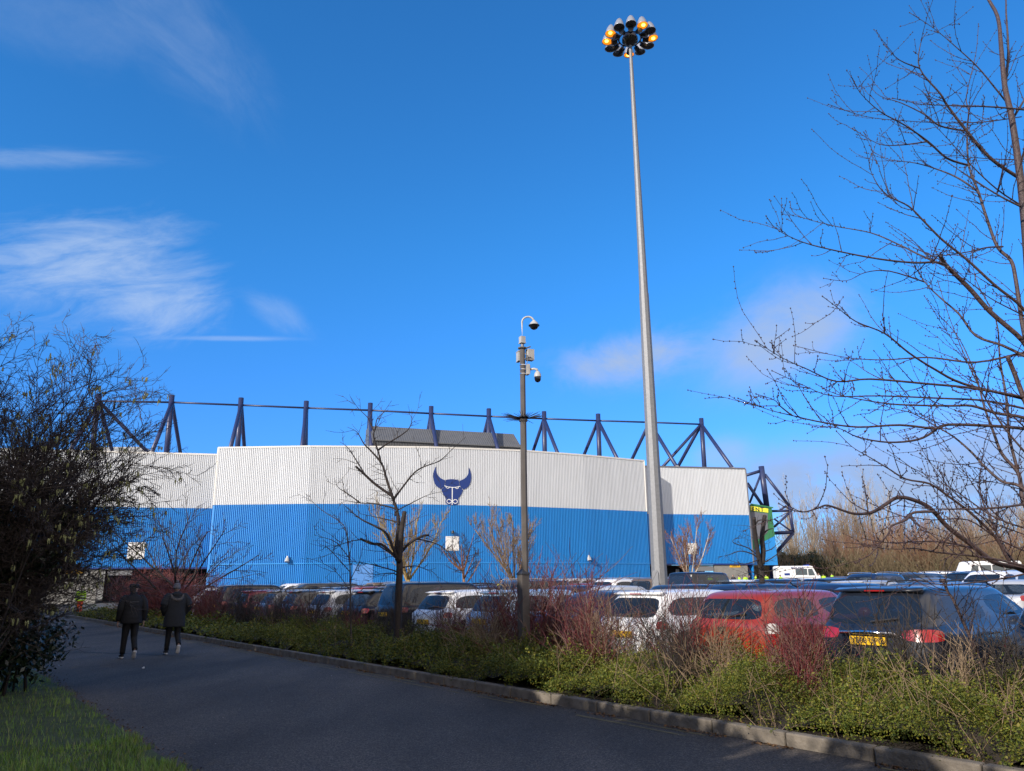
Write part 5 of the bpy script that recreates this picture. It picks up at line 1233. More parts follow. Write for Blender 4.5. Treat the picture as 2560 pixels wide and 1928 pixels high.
for _ in range(15):                          # thinner leaders filling the right side of the crown
    u0, v0 = rg.uniform(2500, 2680), rg.uniform(180, 1400); an = rg.uniform(2.2, 3.35) if v0 < 900 else rg.uniform(2.35, 3.1); l = rg.uniform(160, 520); q = [(u0, v0)]
    for i in range(5):
        an += rg.gauss(-.04, .10); q.append((q[-1][0]+math.cos(an)*l/5, q[-1][1]-math.sin(an)*l/5))
    y0 = rg.uniform(7.9, 8.9); limbs.append((rg.uniform(7, 12), y0, y0+rg.uniform(-.7, .5), q))
TW = dict(k=6, wob=.13, trop=.05, n=3)
def buds(pts, every, r):
    seg = np.linalg.norm(np.diff(pts, axis=0), axis=1); s = np.concatenate([[0], np.cumsum(seg)]); t = rg.uniform(0, every)
    while t < s[-1]:
        i = min(len(seg)-1, np.searchsorted(s, t)-1 if t > 0 else 0); u = (t-s[i])/max(seg[i], 1e-6); p = pts[i]*(1-u)+pts[i+1]*u
        o = V3(rg.gauss(0, 1), rg.gauss(0, 1), rg.gauss(0, 1)); o /= np.linalg.norm(o); octa(BB, p+o*r*1.1, r*rg.uniform(.7, 1.25)); t += every*rg.uniform(.5, 1.6)
    octa(BB, pts[-1], r*1.1)
for r0, y0, y1, px in limbs:
    P = smooth_path(limb_world(px, y0, y1), 4); n = len(P); r0 /= 1000.*.95
    cut = r0 > .02 and len(px) <= 7
    rad = np.linspace(r0, r0*.8 if cut else .0035, n) if cut else np.maximum(.0035, r0*(1-np.linspace(0, 1, n))**.8)
    (TB if r0 > .011 else CB).tube(P, rad, 7 if r0 > .011 else 5)
    if not cut: buds(P[n//2:], .11, .0085)
    L_ = np.linalg.norm(np.diff(P, axis=0), axis=1).sum()
    for j in range(int(L_*6.8)+2):
        t = rg.uniform(.10, .97); i = min(n-2, int(t*(n-1))); d = P[i+1]-P[i]; d /= np.linalg.norm(d)
        q = curve_pts(P[i], side_dir(d, rg, rg.uniform(.5, 1.25)), rg.choice([.06, .12, .2, .34, .55, .7])*rg.uniform(.7, 1.3), 6, rg, .11, .07)
        CB.tube(q, np.linspace(min(.006, rad[i]*.6+.0012), .0022, 7), 3, False); buds(q, .07, .0075)
        if rg.random() < .5 and len(q) > 3:
            d2 = q[3]-q[2]; d2 /= np.linalg.norm(d2); q2 = curve_pts(q[3], side_dir(d2, rg, rg.uniform(.5, 1.)), rg.uniform(.06, .22), 4, rg, .1, .09); CB.tube(q2, np.linspace(.004, .002, 5), 3, False); buds(q2, .06, .007)
ct = thing('cherry_tree', 'large bare budding tree reaching in over the car park on the right', 'tree', tuple(tr_p[0]))
inv = Matrix.Translation(tr_p[0]).inverted()
for b, nm, mt in ((TB, 'trunk', 'bark_cherry'), (CB, 'twigs', 'twig_cherry'), (BB, 'buds', 'twig_cherry')):
    o = b.build(nm, mt, ct, True); o.matrix_parent_inverse = inv
# bare slanting sapling in front of the cars at the right
P = smooth_path([at_y(u, v, 8.6) for u, v in ((2357, 1452), (2368, 1478), (2383, 1500), (2413, 1568), (2440, 1625), (2452, 1662), (2475, 1718), (2503, 1785), (2512, 1818))], 3); P[-1][2] = .1
b = MB(); b.tube(P, np.linspace(.011, .022, len(P)), 7); cb = MB()
for i in range(3, len(P)-4):
    for _ in range(2):
        d = -(P[i+1]-P[i]); d /= np.linalg.norm(d); q = curve_pts(P[i], side_dir(d, rg, rg.uniform(.6, 1.1)), rg.uniform(.15, .7), 6, rg, .12, .05); cb.tube(q, np.linspace(.006, .002, 7), 3, False)
b.box(P[0], (.05, .05, .045)); o_ = thing('sapling', 'thin dark slanting sapling with a blunt tip in front of the slate blue family car', 'sapling', tuple(P[-1])); iv = Matrix.Translation(P[-1]).inverted()
for bb, nm in ((b, 'trunk'), (cb, 'twigs')): o = bb.build(nm, 'bark_cherry', o_, True); o.matrix_parent_inverse = iv

# --- pruned tree in the hedge, left of centre
def px_tree(name, label, base, limbs, bark, twig, ty, dens, tl=(.1, .2, .35, .6), budr=.0, trop=.04, rs=1., spread=.5):
    TBx, CBx = MB(), MB()
    for r0, cut, px in limbs:
        dy = rg.uniform(-spread, spread) if len(px) < 9 else 0
        P = smooth_path(limb_world(px, ty, ty+dy, .08), 4); n = len(P); r0 = r0/1000.*rs
        rad = np.linspace(r0, r0*.75, n) if cut else np.maximum(.004, r0*(1-np.linspace(0, 1, n))**.75)
        TBx.tube(P, rad, 8)
        L_ = np.linalg.norm(np.diff(P, axis=0), axis=1).sum()
        for j in range(int(L_*dens)+1):
            t = rg.uniform(.12, .97); i = min(n-2, int(t*(n-1))); d = P[i+1]-P[i]; d /= np.linalg.norm(d)
            q = curve_pts(P[i], side_dir(d, rg, rg.uniform(.5, 1.3)), rg.choice(tl)*rg.uniform(.7, 1.3), 6, rg, .13, trop); CBx.tube(q, np.linspace(min(.008, rad[i]*.6+.0015), .0028, 7), 3, False)
            for m_ in range(2):
                i2 = rg.randint(1, 5); d2 = q[i2]-q[i2-1]; d2 /= np.linalg.norm(d2); q2 = curve_pts(q[i2], side_dir(d2, rg, rg.uniform(.5, 1.1)), rg.uniform(.06, .25), 4, rg, .12, trop); CBx.tube(q2, np.linspace(.005, .0026, 5), 3, False)
                if budr: pass
    g = thing(name, label, 'tree', tuple(base)); iv = Matrix.Translation(base).inverted()
    for b, nm, mt in ((TBx, 'trunk', bark), (CBx, 'twigs', twig)):
        o = b.build(nm, mt, g, True); o.matrix_parent_inverse = iv
    return g
bp = at_y(992, 1640, 16.4); bp[2] = .05
px_tree('pruned_tree', 'bare pruned tree with a thick sawn off stem left of the emblem', bp, [
 (98, 1, [(990, 1668), (993, 1600), (997, 1480), (999, 1420), (997, 1395)]),
 (70, 1, [(998, 1405), (1002, 1350), (1006, 1310), (1012, 1279)]),
 (52, 0, [(996, 1405), (990, 1380), (996, 1320), (994, 1284), (985, 1254), (967, 1200), (955, 1161), (928, 1128), (910, 1110), (892, 1080), (868, 1068)]),
 (24, 0, [(953, 1158), (946, 1131), (934, 1092), (938, 1070), (943, 1047), (958, 1032), (979, 1002)]),
 (18, 0, [(936, 1080), (926, 1060), (919, 1044), (895, 1020), (876, 992)]),
 (24, 0, [(946, 1125), (970, 1108), (1000, 1090), (1022, 1072), (1030, 1050), (1028, 1042)]),
 (36, 1, [(984, 1250), (982, 1242), (940, 1212), (910, 1185), (889, 1166)]),
 (30, 0, [(985, 1250), (987, 1245), (1009, 1215), (1036, 1182), (1060, 1167), (1099, 1152), (1132, 1122), (1165, 1092)]),
 (19, 0, [(988, 1290), (991, 1278), (1030, 1257), (1075, 1236), (1120, 1227)]),
 (28, 0, [(990, 1280), (988, 1272), (940, 1260), (895, 1257), (847, 1248)]),
 (24, 0, [(996, 1312), (991, 1305), (940, 1293), (898, 1284)]),
 (40, 0, [(994, 1395), (985, 1377), (967, 1335), (940, 1317), (904, 1299), (877, 1278), (853, 1256)]),
 (38, 1, [(994, 1398), (982, 1386), (955, 1362), (928, 1359), (901, 1347)]),
 (36, 1, [(1000, 1390), (1006, 1377), (1027, 1356), (1054, 1341), (1072, 1338)]),
 (22, 0, [(1040, 1348), (1057, 1350), (1096, 1362), (1120, 1380), (1140, 1400)]),
 (24, 0, [(994, 1400), (983, 1388), (938, 1360), (897, 1350), (850, 1362), (815, 1375)]),
 (22, 0, [(995, 1432), (983, 1426), (917, 1409), (855, 1402)]), (18, 0, [(994, 1440), (980, 1433), (940, 1436), (897, 1433)]),
 (16, 0, [(1000, 1420), (1040, 1415), (1070, 1425), (1090, 1420)]),
 (20, 0, [(912, 1186), (890, 1150), (870, 1120), (850, 1105)]), (18, 0, [(900, 1257), (870, 1235), (845, 1218), (836, 1195)]),
], 'bark_dark', 'twig_dark', 16.4, 5.5, rs=.86)
bp = at_y(878, 1600, 17.6); bp[2] = .05
px_tree('thin_sapling', 'thin leaning bare sapling left of the pruned tree, arching over the blue wall', bp, [
 (26, 0, [(880, 1650), (877, 1560), (876, 1470), (874, 1400), (865, 1329), (850, 1305), (808, 1278), (781, 1254), (775, 1240)]),
 (14, 0, [(876, 1400), (840, 1356), (800, 1340), (784, 1315)]), (13, 0, [(876, 1450), (900, 1400), (905, 1370)]), (14, 0, [(875, 1430), (820, 1370), (806, 1375), (800, 1360)]),
 (12, 0, [(877, 1480), (840, 1430), (800, 1405), (765, 1395)])], 'twig_dark', 'twig_dark', 17.6, 4.5, rs=.8)
# pollarded trunks in front of the stadium's right corner
bp = at_y(1910, 1560, 25.); bp[2] = gz(bp[0], bp[1])
px_tree('pollarded_tree', 'bare tree with two sawn off upright stems in front of the stadium corner', bp, [
 (95, 1, [(1914, 1640), (1912, 1560), (1907, 1480), (1903, 1420), (1903, 1400)]),
 (70, 1, [(1902, 1420), (1896, 1390), (1890, 1350), (1886, 1318), (1885, 1294)]),
 (78, 1, [(1905, 1410), (1908, 1380), (1905, 1345), (1908, 1315), (1912, 1289)]),
 (26, 0, [(1908, 1335), (1918, 1326), (1930, 1322), (1946, 1324)]), (24, 0, [(1888, 1314), (1893, 1304), (1904, 1300), (1925, 1302), (1942, 1318)]),
 (22, 0, [(1900, 1400), (1880, 1385), (1850, 1378), (1820, 1388), (1796, 1392)]), (18, 0, [(1896, 1390), (1870, 1370), (1840, 1360), (1832, 1352), (1850, 1342), (1866, 1346)]),
 (20, 0, [(1904, 1410), (1930, 1395), (1950, 1380), (1968, 1366)]), (18, 0, [(1906, 1380), (1930, 1372), (1955, 1350)]), (16, 0, [(1896, 1400), (1860, 1410), (1820, 1400)]),
 (20, 0, [(1904, 1430), (1935, 1425), (1970, 1400)]), (20, 0, [(1904, 1440), (1880, 1430), (1850, 1440)])], 'bark_dark', 'twig_dark', 25., 5., rs=1.15)
# --- generated bare trees
def gen_tree(name, label, u, v, y, H, trunk_h, r, par, tm, cm, seed, group=None, n0=5, spread=(.3, .8), z=None, tm2=None):
    rng = random.Random(seed); A, Bm = MB(), MB(); q = at_y(u, v, y); zz = gz(q[0], q[1]) if z is None else z
    stem = curve_pts((0, 0, -.05), (0, 0, 1), trunk_h, 5, rng, .03, .05); A.tube(stem, np.linspace(r, r*.7, 6), 8)
    for j in range(n0):
        a = j*2*PI/n0+rng.uniform(-.4, .4); an = rng.uniform(*spread); d = V3(math.cos(a)*math.sin(an), math.sin(a)*math.sin(an), math.cos(an)); i = rng.choice([3, 4, 5])
        branch([A, Bm], stem[i], d, (H-trunk_h)*rng.uniform(.75, 1.1), r*.55, 0, par, rng)
    return plant(name, label, 'tree', q[0], q[1], zz, A, Bm, tm, cm, group)
up60 = [dict(k=7, wob=.05, trop=.08, n=5, tip=.3), dict(num=(11, 14), len=.5, ang=(.3, .65), k=5, wob=.07, trop=.12, n=3, rr=.42, rmin=.018, t0=.1), dict(num=(8, 10), len=.5, ang=(.3, .65), k=4, wob=.08, trop=.12, n=3, rr=.5, rmin=.013), dict(num=(4, 6), len=.55, ang=(.3, .6), k=3, wob=.08, trop=.1, n=3, rr=.6, rmin=.011)]
vase = [dict(k=7, wob=.07, trop=.03, n=5, tip=.3), dict(num=(6, 9), len=.55, ang=(.4, .9), k=6, wob=.1, trop=.04, n=3, rr=.45, rmin=.014, t0=.15), dict(num=(5, 7), len=.5, ang=(.4, .9), k=5, wob=.1, trop=.04, n=3, rr=.5, rmin=.010), dict(num=(3, 4), len=.5, ang=(.4, .8), k=3, wob=.1, trop=.03, n=3, rr=.6, rmin=.008)]
up_ = [dict(k=7, wob=.05, trop=.08, n=5, tip=.3), dict(num=(9, 12), len=.5, ang=(.3, .6), k=5, wob=.07, trop=.12, n=3, rr=.4, rmin=.01, t0=.15), dict(num=(6, 8), len=.5, ang=(.3, .6), k=4, wob=.08, trop=.12, n=3, rr=.5, rmin=.007), dict(num=(3, 5), len=.55, ang=(.3, .6), k=3, wob=.08, trop=.1, n=3, rr=.6, rmin=.005)]
gen_tree('small_tree', 'small spreading bare tree in the hedge in front of the left gateway', 440, 1500, 35.5, 5.6, 1.5, .10, vase, 'bark_dark', 'twig_dark', 8, n0=10, spread=(.5, 1.2))
gen_tree('feathery_tree', 'golden lichened feathery tree behind the pruned tree against the blue wall', 1018, 1450, 60., 7.6, 1.9, .16, up60, 'twig_gold', 'twig_gold', 3, n0=6, spread=(.25, .75))
gen_tree('slender_tree', 'slender bare tree with reddish trunk right of the white emblem notice', 1165, 1450, 48., 4.5, 2.3, .10, vase, 'twig_rust', 'twig_dark', 5, n0=8, spread=(.35, 1.05))
gen_tree('feathery_tree', 'tan feathery bare tree rising directly behind the camera pole', 1288, 1450, 58., 7.3, 1.9, .15, up60, 'twig_tan', 'twig_tan', 13, n0=6, spread=(.25, .7))
gen_tree('feathery_tree', 'pale stemmed reddish feathery tree right of the tall lamp mast', 1725, 1460, 70., 6.0, 1.2, .12, up60, 'twig_pale', 'twig_rust', 16, n0=6, spread=(.25, .8))
# --- tree belt beyond the car park: a few bare trees copied with their own size and turn
def far_proto(name, seed, H, th, r, tm, cm, n0, spread, par=up_):
    return gen_tree(name, 'x', 2300, 1440, 150., H, th, r, par, tm, cm, seed, n0=n0, spread=spread)
FP = [dict(k=8, wob=.05, trop=.10, n=5, tip=.25), dict(num=(10, 14), len=.42, ang=(.25, .7), k=5, wob=.08, trop=.1, n=3, rr=.4, rmin=.02, t0=.1), dict(num=(6, 9), len=.5, ang=(.3, .7), k=4, wob=.1, trop=.1, n=3, rr=.5, rmin=.013), dict(num=(4, 5), len=.55, ang=(.3, .7), k=3, wob=.1, trop=.08, n=3, rr=.6, rmin=.010)]
FB = [dict(FP[0], wob=.10, trop=.05), dict(FP[1], ang=(.4, 1.), len=.5), dict(FP[2], ang=(.4, 1.)), FP[3]]
protos = [('pale_tree', far_proto('pale_tree', 31, 17, 2.5, .26, 'twig_pale', 'twig_pale', 8, (.05, .40), FP)), ('pale_tree', far_proto('pale_tree', 32, 15, 2., .24, 'twig_pale', 'twig_tan', 9, (.05, .5), FP)),
          ('brown_tree', far_proto('brown_tree', 33, 12, 1.6, .24, 'twig_tan', 'twig_tan', 9, (.15, .8), FB)), ('russet_tree', far_proto('russet_tree', 34, 8.5, .8, .2, 'twig_tan', 'twig_rust', 10, (.2, .95), FB)),
          ('brown_tree', far_proto('brown_tree', 35, 13, 1.4, .24, 'twig_pale', 'twig_pale', 9, (.2, .85), FB))]
belt = [(0, 1990, 168, 1.0, 'bare pale tree just right of the navy roof frame'), (0, 2042, 172, 1.02, 'second bare pale tree right of the navy roof frame'), (1, 2090, 160, .92, 'lower bare tree between the two tall pale groups'), (0, 2140, 165, 1.0, 'tall pale upright tree left in the tallest group'), (0, 2178, 170, 1.14, 'tallest pale upright tree in the belt'), (0, 2216, 166, 1.08, 'tall pale tree right in the tallest group'),
        (1, 2262, 172, .86, 'lower pale tree right of the tallest group'), (4, 2310, 165, .72, 'whitish spreading tree above the russet shrubs'), (1, 2355, 175, .8, 'pale tree behind the whitish spreading tree'), (4, 2410, 150, .92, 'whitish branching tree behind the cherry limbs'), (1, 2460, 165, .86, 'pale tree above the white minibus'), (4, 2520, 148, .95, 'whitish branching tree right of the minibus'), (0, 2590, 150, .8, 'pale tree at the right end of the belt'), (1, 2660, 160, .9, 'pale tree past the right end of the belt'),
        (2, 1985, 150, .72, 'brown bushy tree behind the police van'), (2, 2070, 146, .78, 'brown bushy tree behind the dark evergreens'), (2, 2130, 142, .80, 'brown bushy tree left of the russet tree'), (3, 2200, 132, 1.0, 'russet broad low tree left of the white off-roader'), (3, 2275, 128, 1.12, 'large russet twiggy tree with pale stems behind the white off-roader'), (2, 2340, 136, .82, 'brown bushy tree behind the off-roader roof'), (3, 2405, 134, .95, 'russet low tree left of the minibus'), (2, 2465, 132, .85, 'brown bushy tree behind the minibus'), (3, 2535, 126, .9, 'russet low tree right of the minibus'), (2, 2610, 130, .9, 'brown bushy tree at the right end of the belt'),
        (4, 2010, 158, .86, 'spreading whitish tree behind the navy roof frame'), (2, 2105, 156, 1.02, 'tall brown tree between the pale tree groups'), (2, 2160, 158, 1.05, 'tall brown tree under the tallest pale trees'), (4, 2236, 154, .84, 'whitish spreading tree right of the tallest pale trees'), (2, 2290, 156, .98, 'tall brown tree above the pale silver saloon'), (2, 2375, 152, .96, 'tall brown tree above the white off-roader'), (2, 2430, 158, 1.0, 'tall brown tree left of the minibus roof'), (2, 2500, 154, 1.02, 'tall brown tree over the minibus'), (2, 2560, 150, .98, 'tall brown tree at the right frame edge'), (3, 2100, 128, .9, 'russet low tree right of the dark evergreens'), (3, 2150, 130, .85, 'russet low tree between evergreens and silver saloon'), (3, 2325, 124, .8, 'russet low tree over the off-roader bonnet')]
fr_ = random.Random(9); used_p = set()
for k, u, y, sc, lab in belt:
    nm, pr_ = protos[k]; q = at_y(u, 1450, y)
    t = pr_ if k not in used_p else copy_tree(pr_); used_p.add(k)
    t.location = (q[0], q[1], gz(q[0], q[1])); t.rotation_euler = (0, 0, fr_.uniform(0, 6.3)); t.scale = (sc*fr_.uniform(1., 1.2), sc*fr_.uniform(1., 1.2), sc*1.1); t['label'] = lab; t['group'] = 'bare trees in the belt beyond the car park'
# scrub under the belt and dark evergreens by the stadium corner
rng = random.Random(41); b = MB()
for _ in range(9000):
    u = rng.uniform(1890, 2700); y = rng.uniform(120, 158); q = at_y(u, 1450, y); q[2] = gz(q[0], q[1])
    d = V3(rng.gauss(0, .3), rng.gauss(0, .3), 1); P = curve_pts(q, d, rng.uniform(1.5, 6.6), 4, rng, .15, .03); b.tube(P, [.045, .036, .028, .02, .015], 3, False)
    for _k in range(3):
        i = rng.randint(1, 3); b.tube(curve_pts(P[i], side_dir(V3(0, 0, 1), rng, rng.uniform(.4, 1.1)), rng.uniform(.6, 2.2), 3, rng, .15, .04), [.024, .02, .016, .012], 3, False)
tag(b.build('scrub', mat('scrub_twig', (.13, .095, .055), .85, island=[(.20, .15, .085), (.10, .07, .04), (.16, .14, .07)])), 'brown leafless scrub filling the belt under the far trees', 'scrub', kind='stuff')
def leaf_quads(b, c, nrm, size, rng_np):
    n = len(c); a = np.cross(nrm, rng_np.normal(size=(n, 3))); a /= np.linalg.norm(a, axis=1)[:, None]+1e-9; bb = np.cross(nrm, a)
    s = size[:, None]; v = np.stack([c-a*s, c+bb*s*.5, c+a*s, c-bb*s*.5], 1).reshape(-1, 3); i = np.arange(n)[:, None]*4
    b.add(v, i+np.array([[0, 1, 2, 3]]))
nr = np.random.default_rng(6)
def leaf_mass(b, ctr, rad, n, size, shell=.55):
    d = nr.normal(size=(n, 3)); d /= np.linalg.norm(d, axis=1)[:, None]; r = (shell+(1-shell)*nr.random(n))[:, None]
    c = np.array(ctr)+d*np.array(rad)*r*(1+.22*np.sin(d[:, :1]*7+ctr[0])*np.cos(d[:, 2:]*6+ctr[1])); nn = nr.normal(size=(n, 3))+d*.8; nn /= np.linalg.norm(nn, axis=1)[:, None]
    leaf_quads(b, c, nn, size*nr.uniform(.6, 1.3, n), nr)
for u, y, w_, h_, lab in ((1975, 128, 4.2, 4.6, 'dark evergreen mass right behind the police van'), (2025, 124, 4.0, 4.9, 'dark evergreen mass right of the police van roof'), (2062, 126, 3.2, 3.6, 'dark evergreen bush at the right end of the evergreens')):
    q = at_y(u, 1450, y); q[2] = gz(q[0], q[1]); b = MB()
    for k in range(9):
        leaf_mass(b, (fr_.uniform(-w_*.7, w_*.7), fr_.uniform(-2, 2), h_*fr_.uniform(.2, .8)), (w_*.45, 1.6, h_*.32), 900, .20)
    t = thing('evergreen_bush', lab, 'bush', tuple(q)); b.build('crown', 'hedge_leaf', t)
    b = MB(); b.tube([(0, 0, -.1), (0, 0, h_*.6)], [.2, .08], 6); b.build('trunk', 'bark_dark', t)

# --- hazel with catkins at the left
HZ = at_y(-90, 1650, 12.6); HZ[2] = 0.; rng = random.Random(19)
A, Bm, K = MB(), MB(), MB()
par = [dict(k=9, wob=.06, trop=-.018, n=6, tip=.25), dict(num=(12, 15), len=.42, ang=(.4, 1.0), k=7, wob=.10, trop=.01, n=4, rr=.42, rmin=.0065, t0=.08), dict(num=(9, 11), len=.46, ang=(.4, 1.), k=5, wob=.13, trop=.01, n=3, rr=.5, rmin=.0055), dict(num=(4, 5), len=.5, ang=(.4, 1.), k=3, wob=.13, trop=.0, n=3, rr=.6, rmin=.0044)]
tips = []
for j in range(54):
    a = rng.uniform(-PI, PI) if j > 34 else rng.uniform(-2.0, .9); an = rng.uniform(.04, .40); d = V3(math.cos(a)*math.sin(an), math.sin(a)*math.sin(an), math.cos(an))
    branch([A, Bm], (rng.uniform(-1., .7), rng.uniform(-.9, .9), -.05), d, rng.uniform(3.4, 5.5), rng.uniform(.015, .027), 0, par, rng, tips)
for j in range(20):                            # long low branches sweeping out to the right over the road
    an = rng.uniform(.75, 1.15); a = rng.uniform(-.9, .7); d = V3(math.cos(a)*math.sin(an), math.sin(a)*math.sin(an), math.cos(an))
    branch([A, Bm], (rng.uniform(0, .9), rng.uniform(-.8, .8), rng.uniform(1.0, 3.0)), d, rng.uniform(1.4, 2.2), .013, 0, par, rng, tips)
rng.shuffle(tips)
for pts in tips[:700]:
    for q_ in range(rng.randint(2, 4)):
        p = pts[rng.randint(1, len(pts)-1)]+V3(rng.gauss(0, .02), rng.gauss(0, .02), 0); l = rng.uniform(.045, .105)
        K.tube([p, p+V3(rng.gauss(0, .006), rng.gauss(0, .006), -l*.3), p+V3(rng.gauss(0, .008), rng.gauss(0, .008), -l)], [.006, .0115, .005], 5)
hz = plant('hazel', 'large bare hazel hung with pale catkins at the left edge, ivy round its foot', 'hazel', HZ[0], HZ[1], 0., A, Bm, 'bark_dark', 'twig_hazel')
K.build('catkins', 'catkin', hz)
IV = MB()
for k in range(46):
    leaf_mass(IV, (rng.uniform(-2.2, .75), rng.uniform(-1.6, 1.6), rng.uniform(.15, 2.5)), (.55, .55, .5), 620, .05, .3)
for k in range(16):
    leaf_mass(IV, (rng.uniform(-.4, 1.35), rng.uniform(-.8, 1.4), rng.uniform(1.8, 2.8)), (.4, .4, .3), 330, .045, .2)
IV.build('ivy', 'ivy_leaf', hz)
# tall hedges along the verge, beside and behind the viewer: they throw the shade that lies over the road
def hedge(name, lab, s0, s1, n, hts, dens, thick=1.1):
    t = thing(name, lab, 'hedge', tuple(sn(s0, n, 0))); b = MB(); k = int((s1-s0)/.8)
    for i in range(k):
        s = s0+(i+.5)*(s1-s0)/k; h = np.interp(s, *hts)*rng.uniform(.97, 1.04); z = .4
        while z < h:
            c = sn(s+rng.uniform(-.2, .2), n+rng.uniform(-.3, .3), min(z, h-.45))-sn(s0, n, 0); leaf_mass(b, c, (.8, .85, .6), dens, .24, .15); z += .7
    b.build('crown', 'hedge_leaf', t)
    b = MB(); 
    for i in range(k):
        p = sn(s0+(i+.5)*(s1-s0)/k, n)-sn(s0, n, 0); b.tube([p, p+V3(0, 0, np.interp(s0+(i+.5)*(s1-s0)/k, *hts)*.8)], [.06, .03], 5)
    b.build('stems', 'bark_dark', t)
hedge('evergreen_hedge', 'tall clipped evergreen hedge on the verge behind the viewpoint', -18, 9.4, -3.6, ([-18, 0, 7.5, 9.4], [4.65, 4.7, 4.8, 6.6]), 190)
hedge('evergreen_hedge', 'taller evergreen hedge on the verge beyond the catkin hazel', 9.4, 62, -2.8, ([9.4, 12, 62], [6.8, 7.2, 7.4]), 150)

# --- planting bed: evergreen ground cover, red and brown twigged shrubs
def vn(s, n):
    return .5+.5*np.sin(s*1.3+1.7*np.sin(n*1.1+s*.37))*np.cos(n*1.9+s*.61)
DOMES = []
_dr = random.Random(12); s_ = .6
while s_ < 52:                                 # separate low bushes of their own size, with dark hollows between them
    for n_c in (7.62, 8.15, 8.75, 9.35, 9.9):
        if _dr.random() < .09: continue
        r_ = _dr.uniform(.26, .62)*(.75 if n_c < 8 else 1); DOMES.append((s_+_dr.uniform(-.3, .3), n_c+_dr.uniform(-.22, .22), r_, r_*_dr.uniform(.75, 1.3), r_*_dr.uniform(.68, 1.15)+_dr.uniform(-.06, .10), _dr.uniform(0, 6)))
    s_ += .62
def bed_h(s, n):
    shp = s.shape; s, n = s.ravel(), n.ravel(); h = np.zeros(len(s))
    for cs_, cn_, ra, rb, hh_, ph in DOMES:
        i = np.nonzero(np.abs(s-cs_) < ra*1.4)[0]
        if not len(i): continue
        ds, dn = s[i]-cs_, n[i]-cn_; an = np.arctan2(dn, ds); w_ = 1+.16*np.sin(3*an+ph)+.12*np.sin(7*an+ph*2)
        q = 1-((ds/ra)**2+(dn/rb)**2)/w_**2; g = np.where(q > 0, hh_*np.maximum(q, 0)**.55, 0); h[i] = np.maximum(h[i], g)
    return (h*(1+.12*np.sin(s*23+n*9)*np.sin(n*27-s*11))).reshape(shp)
b = MB()
for s0, s1, n_, sz in ((1.2, 7.5, 175000, .0125), (7.5, 13, 95000, .0155), (13, 24, 62000, .023), (24, 60, 34000, .045)):
    s = nr.uniform(s0, s1, n_); n = nr.uniform(7.25, 10.3, n_); h = bed_h(s, n); bare = h > .05+.05*nr.random(n_)
    s, n, h = s[bare], n[bare], h[bare]; k = len(s)
    z = h*(1-.55*nr.random(k)**1.4)+.09+.03*nr.normal(size=k); over = 1
    c = ES[None]*s[:, None]+EN[None]*(n-.08*nr.random(k)*(n < 7.7))[:, None]; c[:, 2] = z*over
    nn = nr.normal(size=(k, 3))+np.array([0, 0, .9]); nn /= np.linalg.norm(nn, axis=1)[:, None]
    leaf_quads(b, c, nn, sz*nr.uniform(.6, 1.35, k), nr)
# arching sprays standing out of the surface
sr = random.Random(8)
SS = 1.3+24*nr.random(7200)**1.6; NS = nr.uniform(7.4, 10.2, 7200); HS = bed_h(SS, NS)
for _ in range(4200):
    h = HS[_]; s, n = SS[_], NS[_]; p = sn(s, n, .05+h*.8)
    d = V3(sr.gauss(0, .6), sr.gauss(0, .6), 1.); P = curve_pts(p, d, sr.uniform(.16, .52), 6, sr, .1, -.10); P = smooth_path(P, 2)
    m_ = 22; t = nr.random(m_); i = np.minimum((t*(len(P)-1)).astype(int), len(P)-2); c = P[i]+nr.normal(size=(m_, 3))*.010
    leaf_quads(b, c, nr.normal(size=(m_, 3)), np.full(m_, .011 if s < 9 else .016)*nr.uniform(.7, 1.3, m_), nr)
gc = b.build('ground_cover', 'shrub_leaf'); tag(gc, 'small leaved evergreen ground cover filling the planting bed behind the kerb', 'ground cover', kind='stuff')
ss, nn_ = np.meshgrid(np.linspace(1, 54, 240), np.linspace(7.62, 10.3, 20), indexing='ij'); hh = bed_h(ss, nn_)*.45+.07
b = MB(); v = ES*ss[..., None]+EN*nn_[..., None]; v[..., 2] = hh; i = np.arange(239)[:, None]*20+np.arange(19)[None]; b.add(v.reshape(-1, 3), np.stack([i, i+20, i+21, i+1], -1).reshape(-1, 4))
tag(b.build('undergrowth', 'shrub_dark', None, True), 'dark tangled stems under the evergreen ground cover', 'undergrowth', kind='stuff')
b = MB()
for _ in range(1300):                          # dry stalks and bare twigs poking out of the cover
    s, n, h = SS[_*4], NS[_*4], HS[_*4]
    if s > 9 and sr.random() < .6: continue
    L_ = sr.uniform(.15, .75)
    P = curve_pts(sn(s, n, .05+h*.6), (sr.gauss(0, .55), sr.gauss(0, .55), 1.), L_, 6, sr, .09, -.01); b.tube(P, np.linspace(.0045, .002, 7), 3, False)
    for _k in range(sr.randint(0, 3)):
        i = sr.randint(2, 5); dd = P[i+1]-P[i]; dd /= np.linalg.norm(dd); b.tube(curve_pts(P[i], side_dir(dd, sr, sr.uniform(.4, 1.)), L_*sr.uniform(.15, .4), 4, sr, .12, .02), np.linspace(.003, .0016, 5), 3, False)
tag(b.build('dry_stalks', 'twig_tan', None, True), 'dry tan stalks and bare twigs poking out of the evergreen ground cover', 'stalks', kind='stuff')
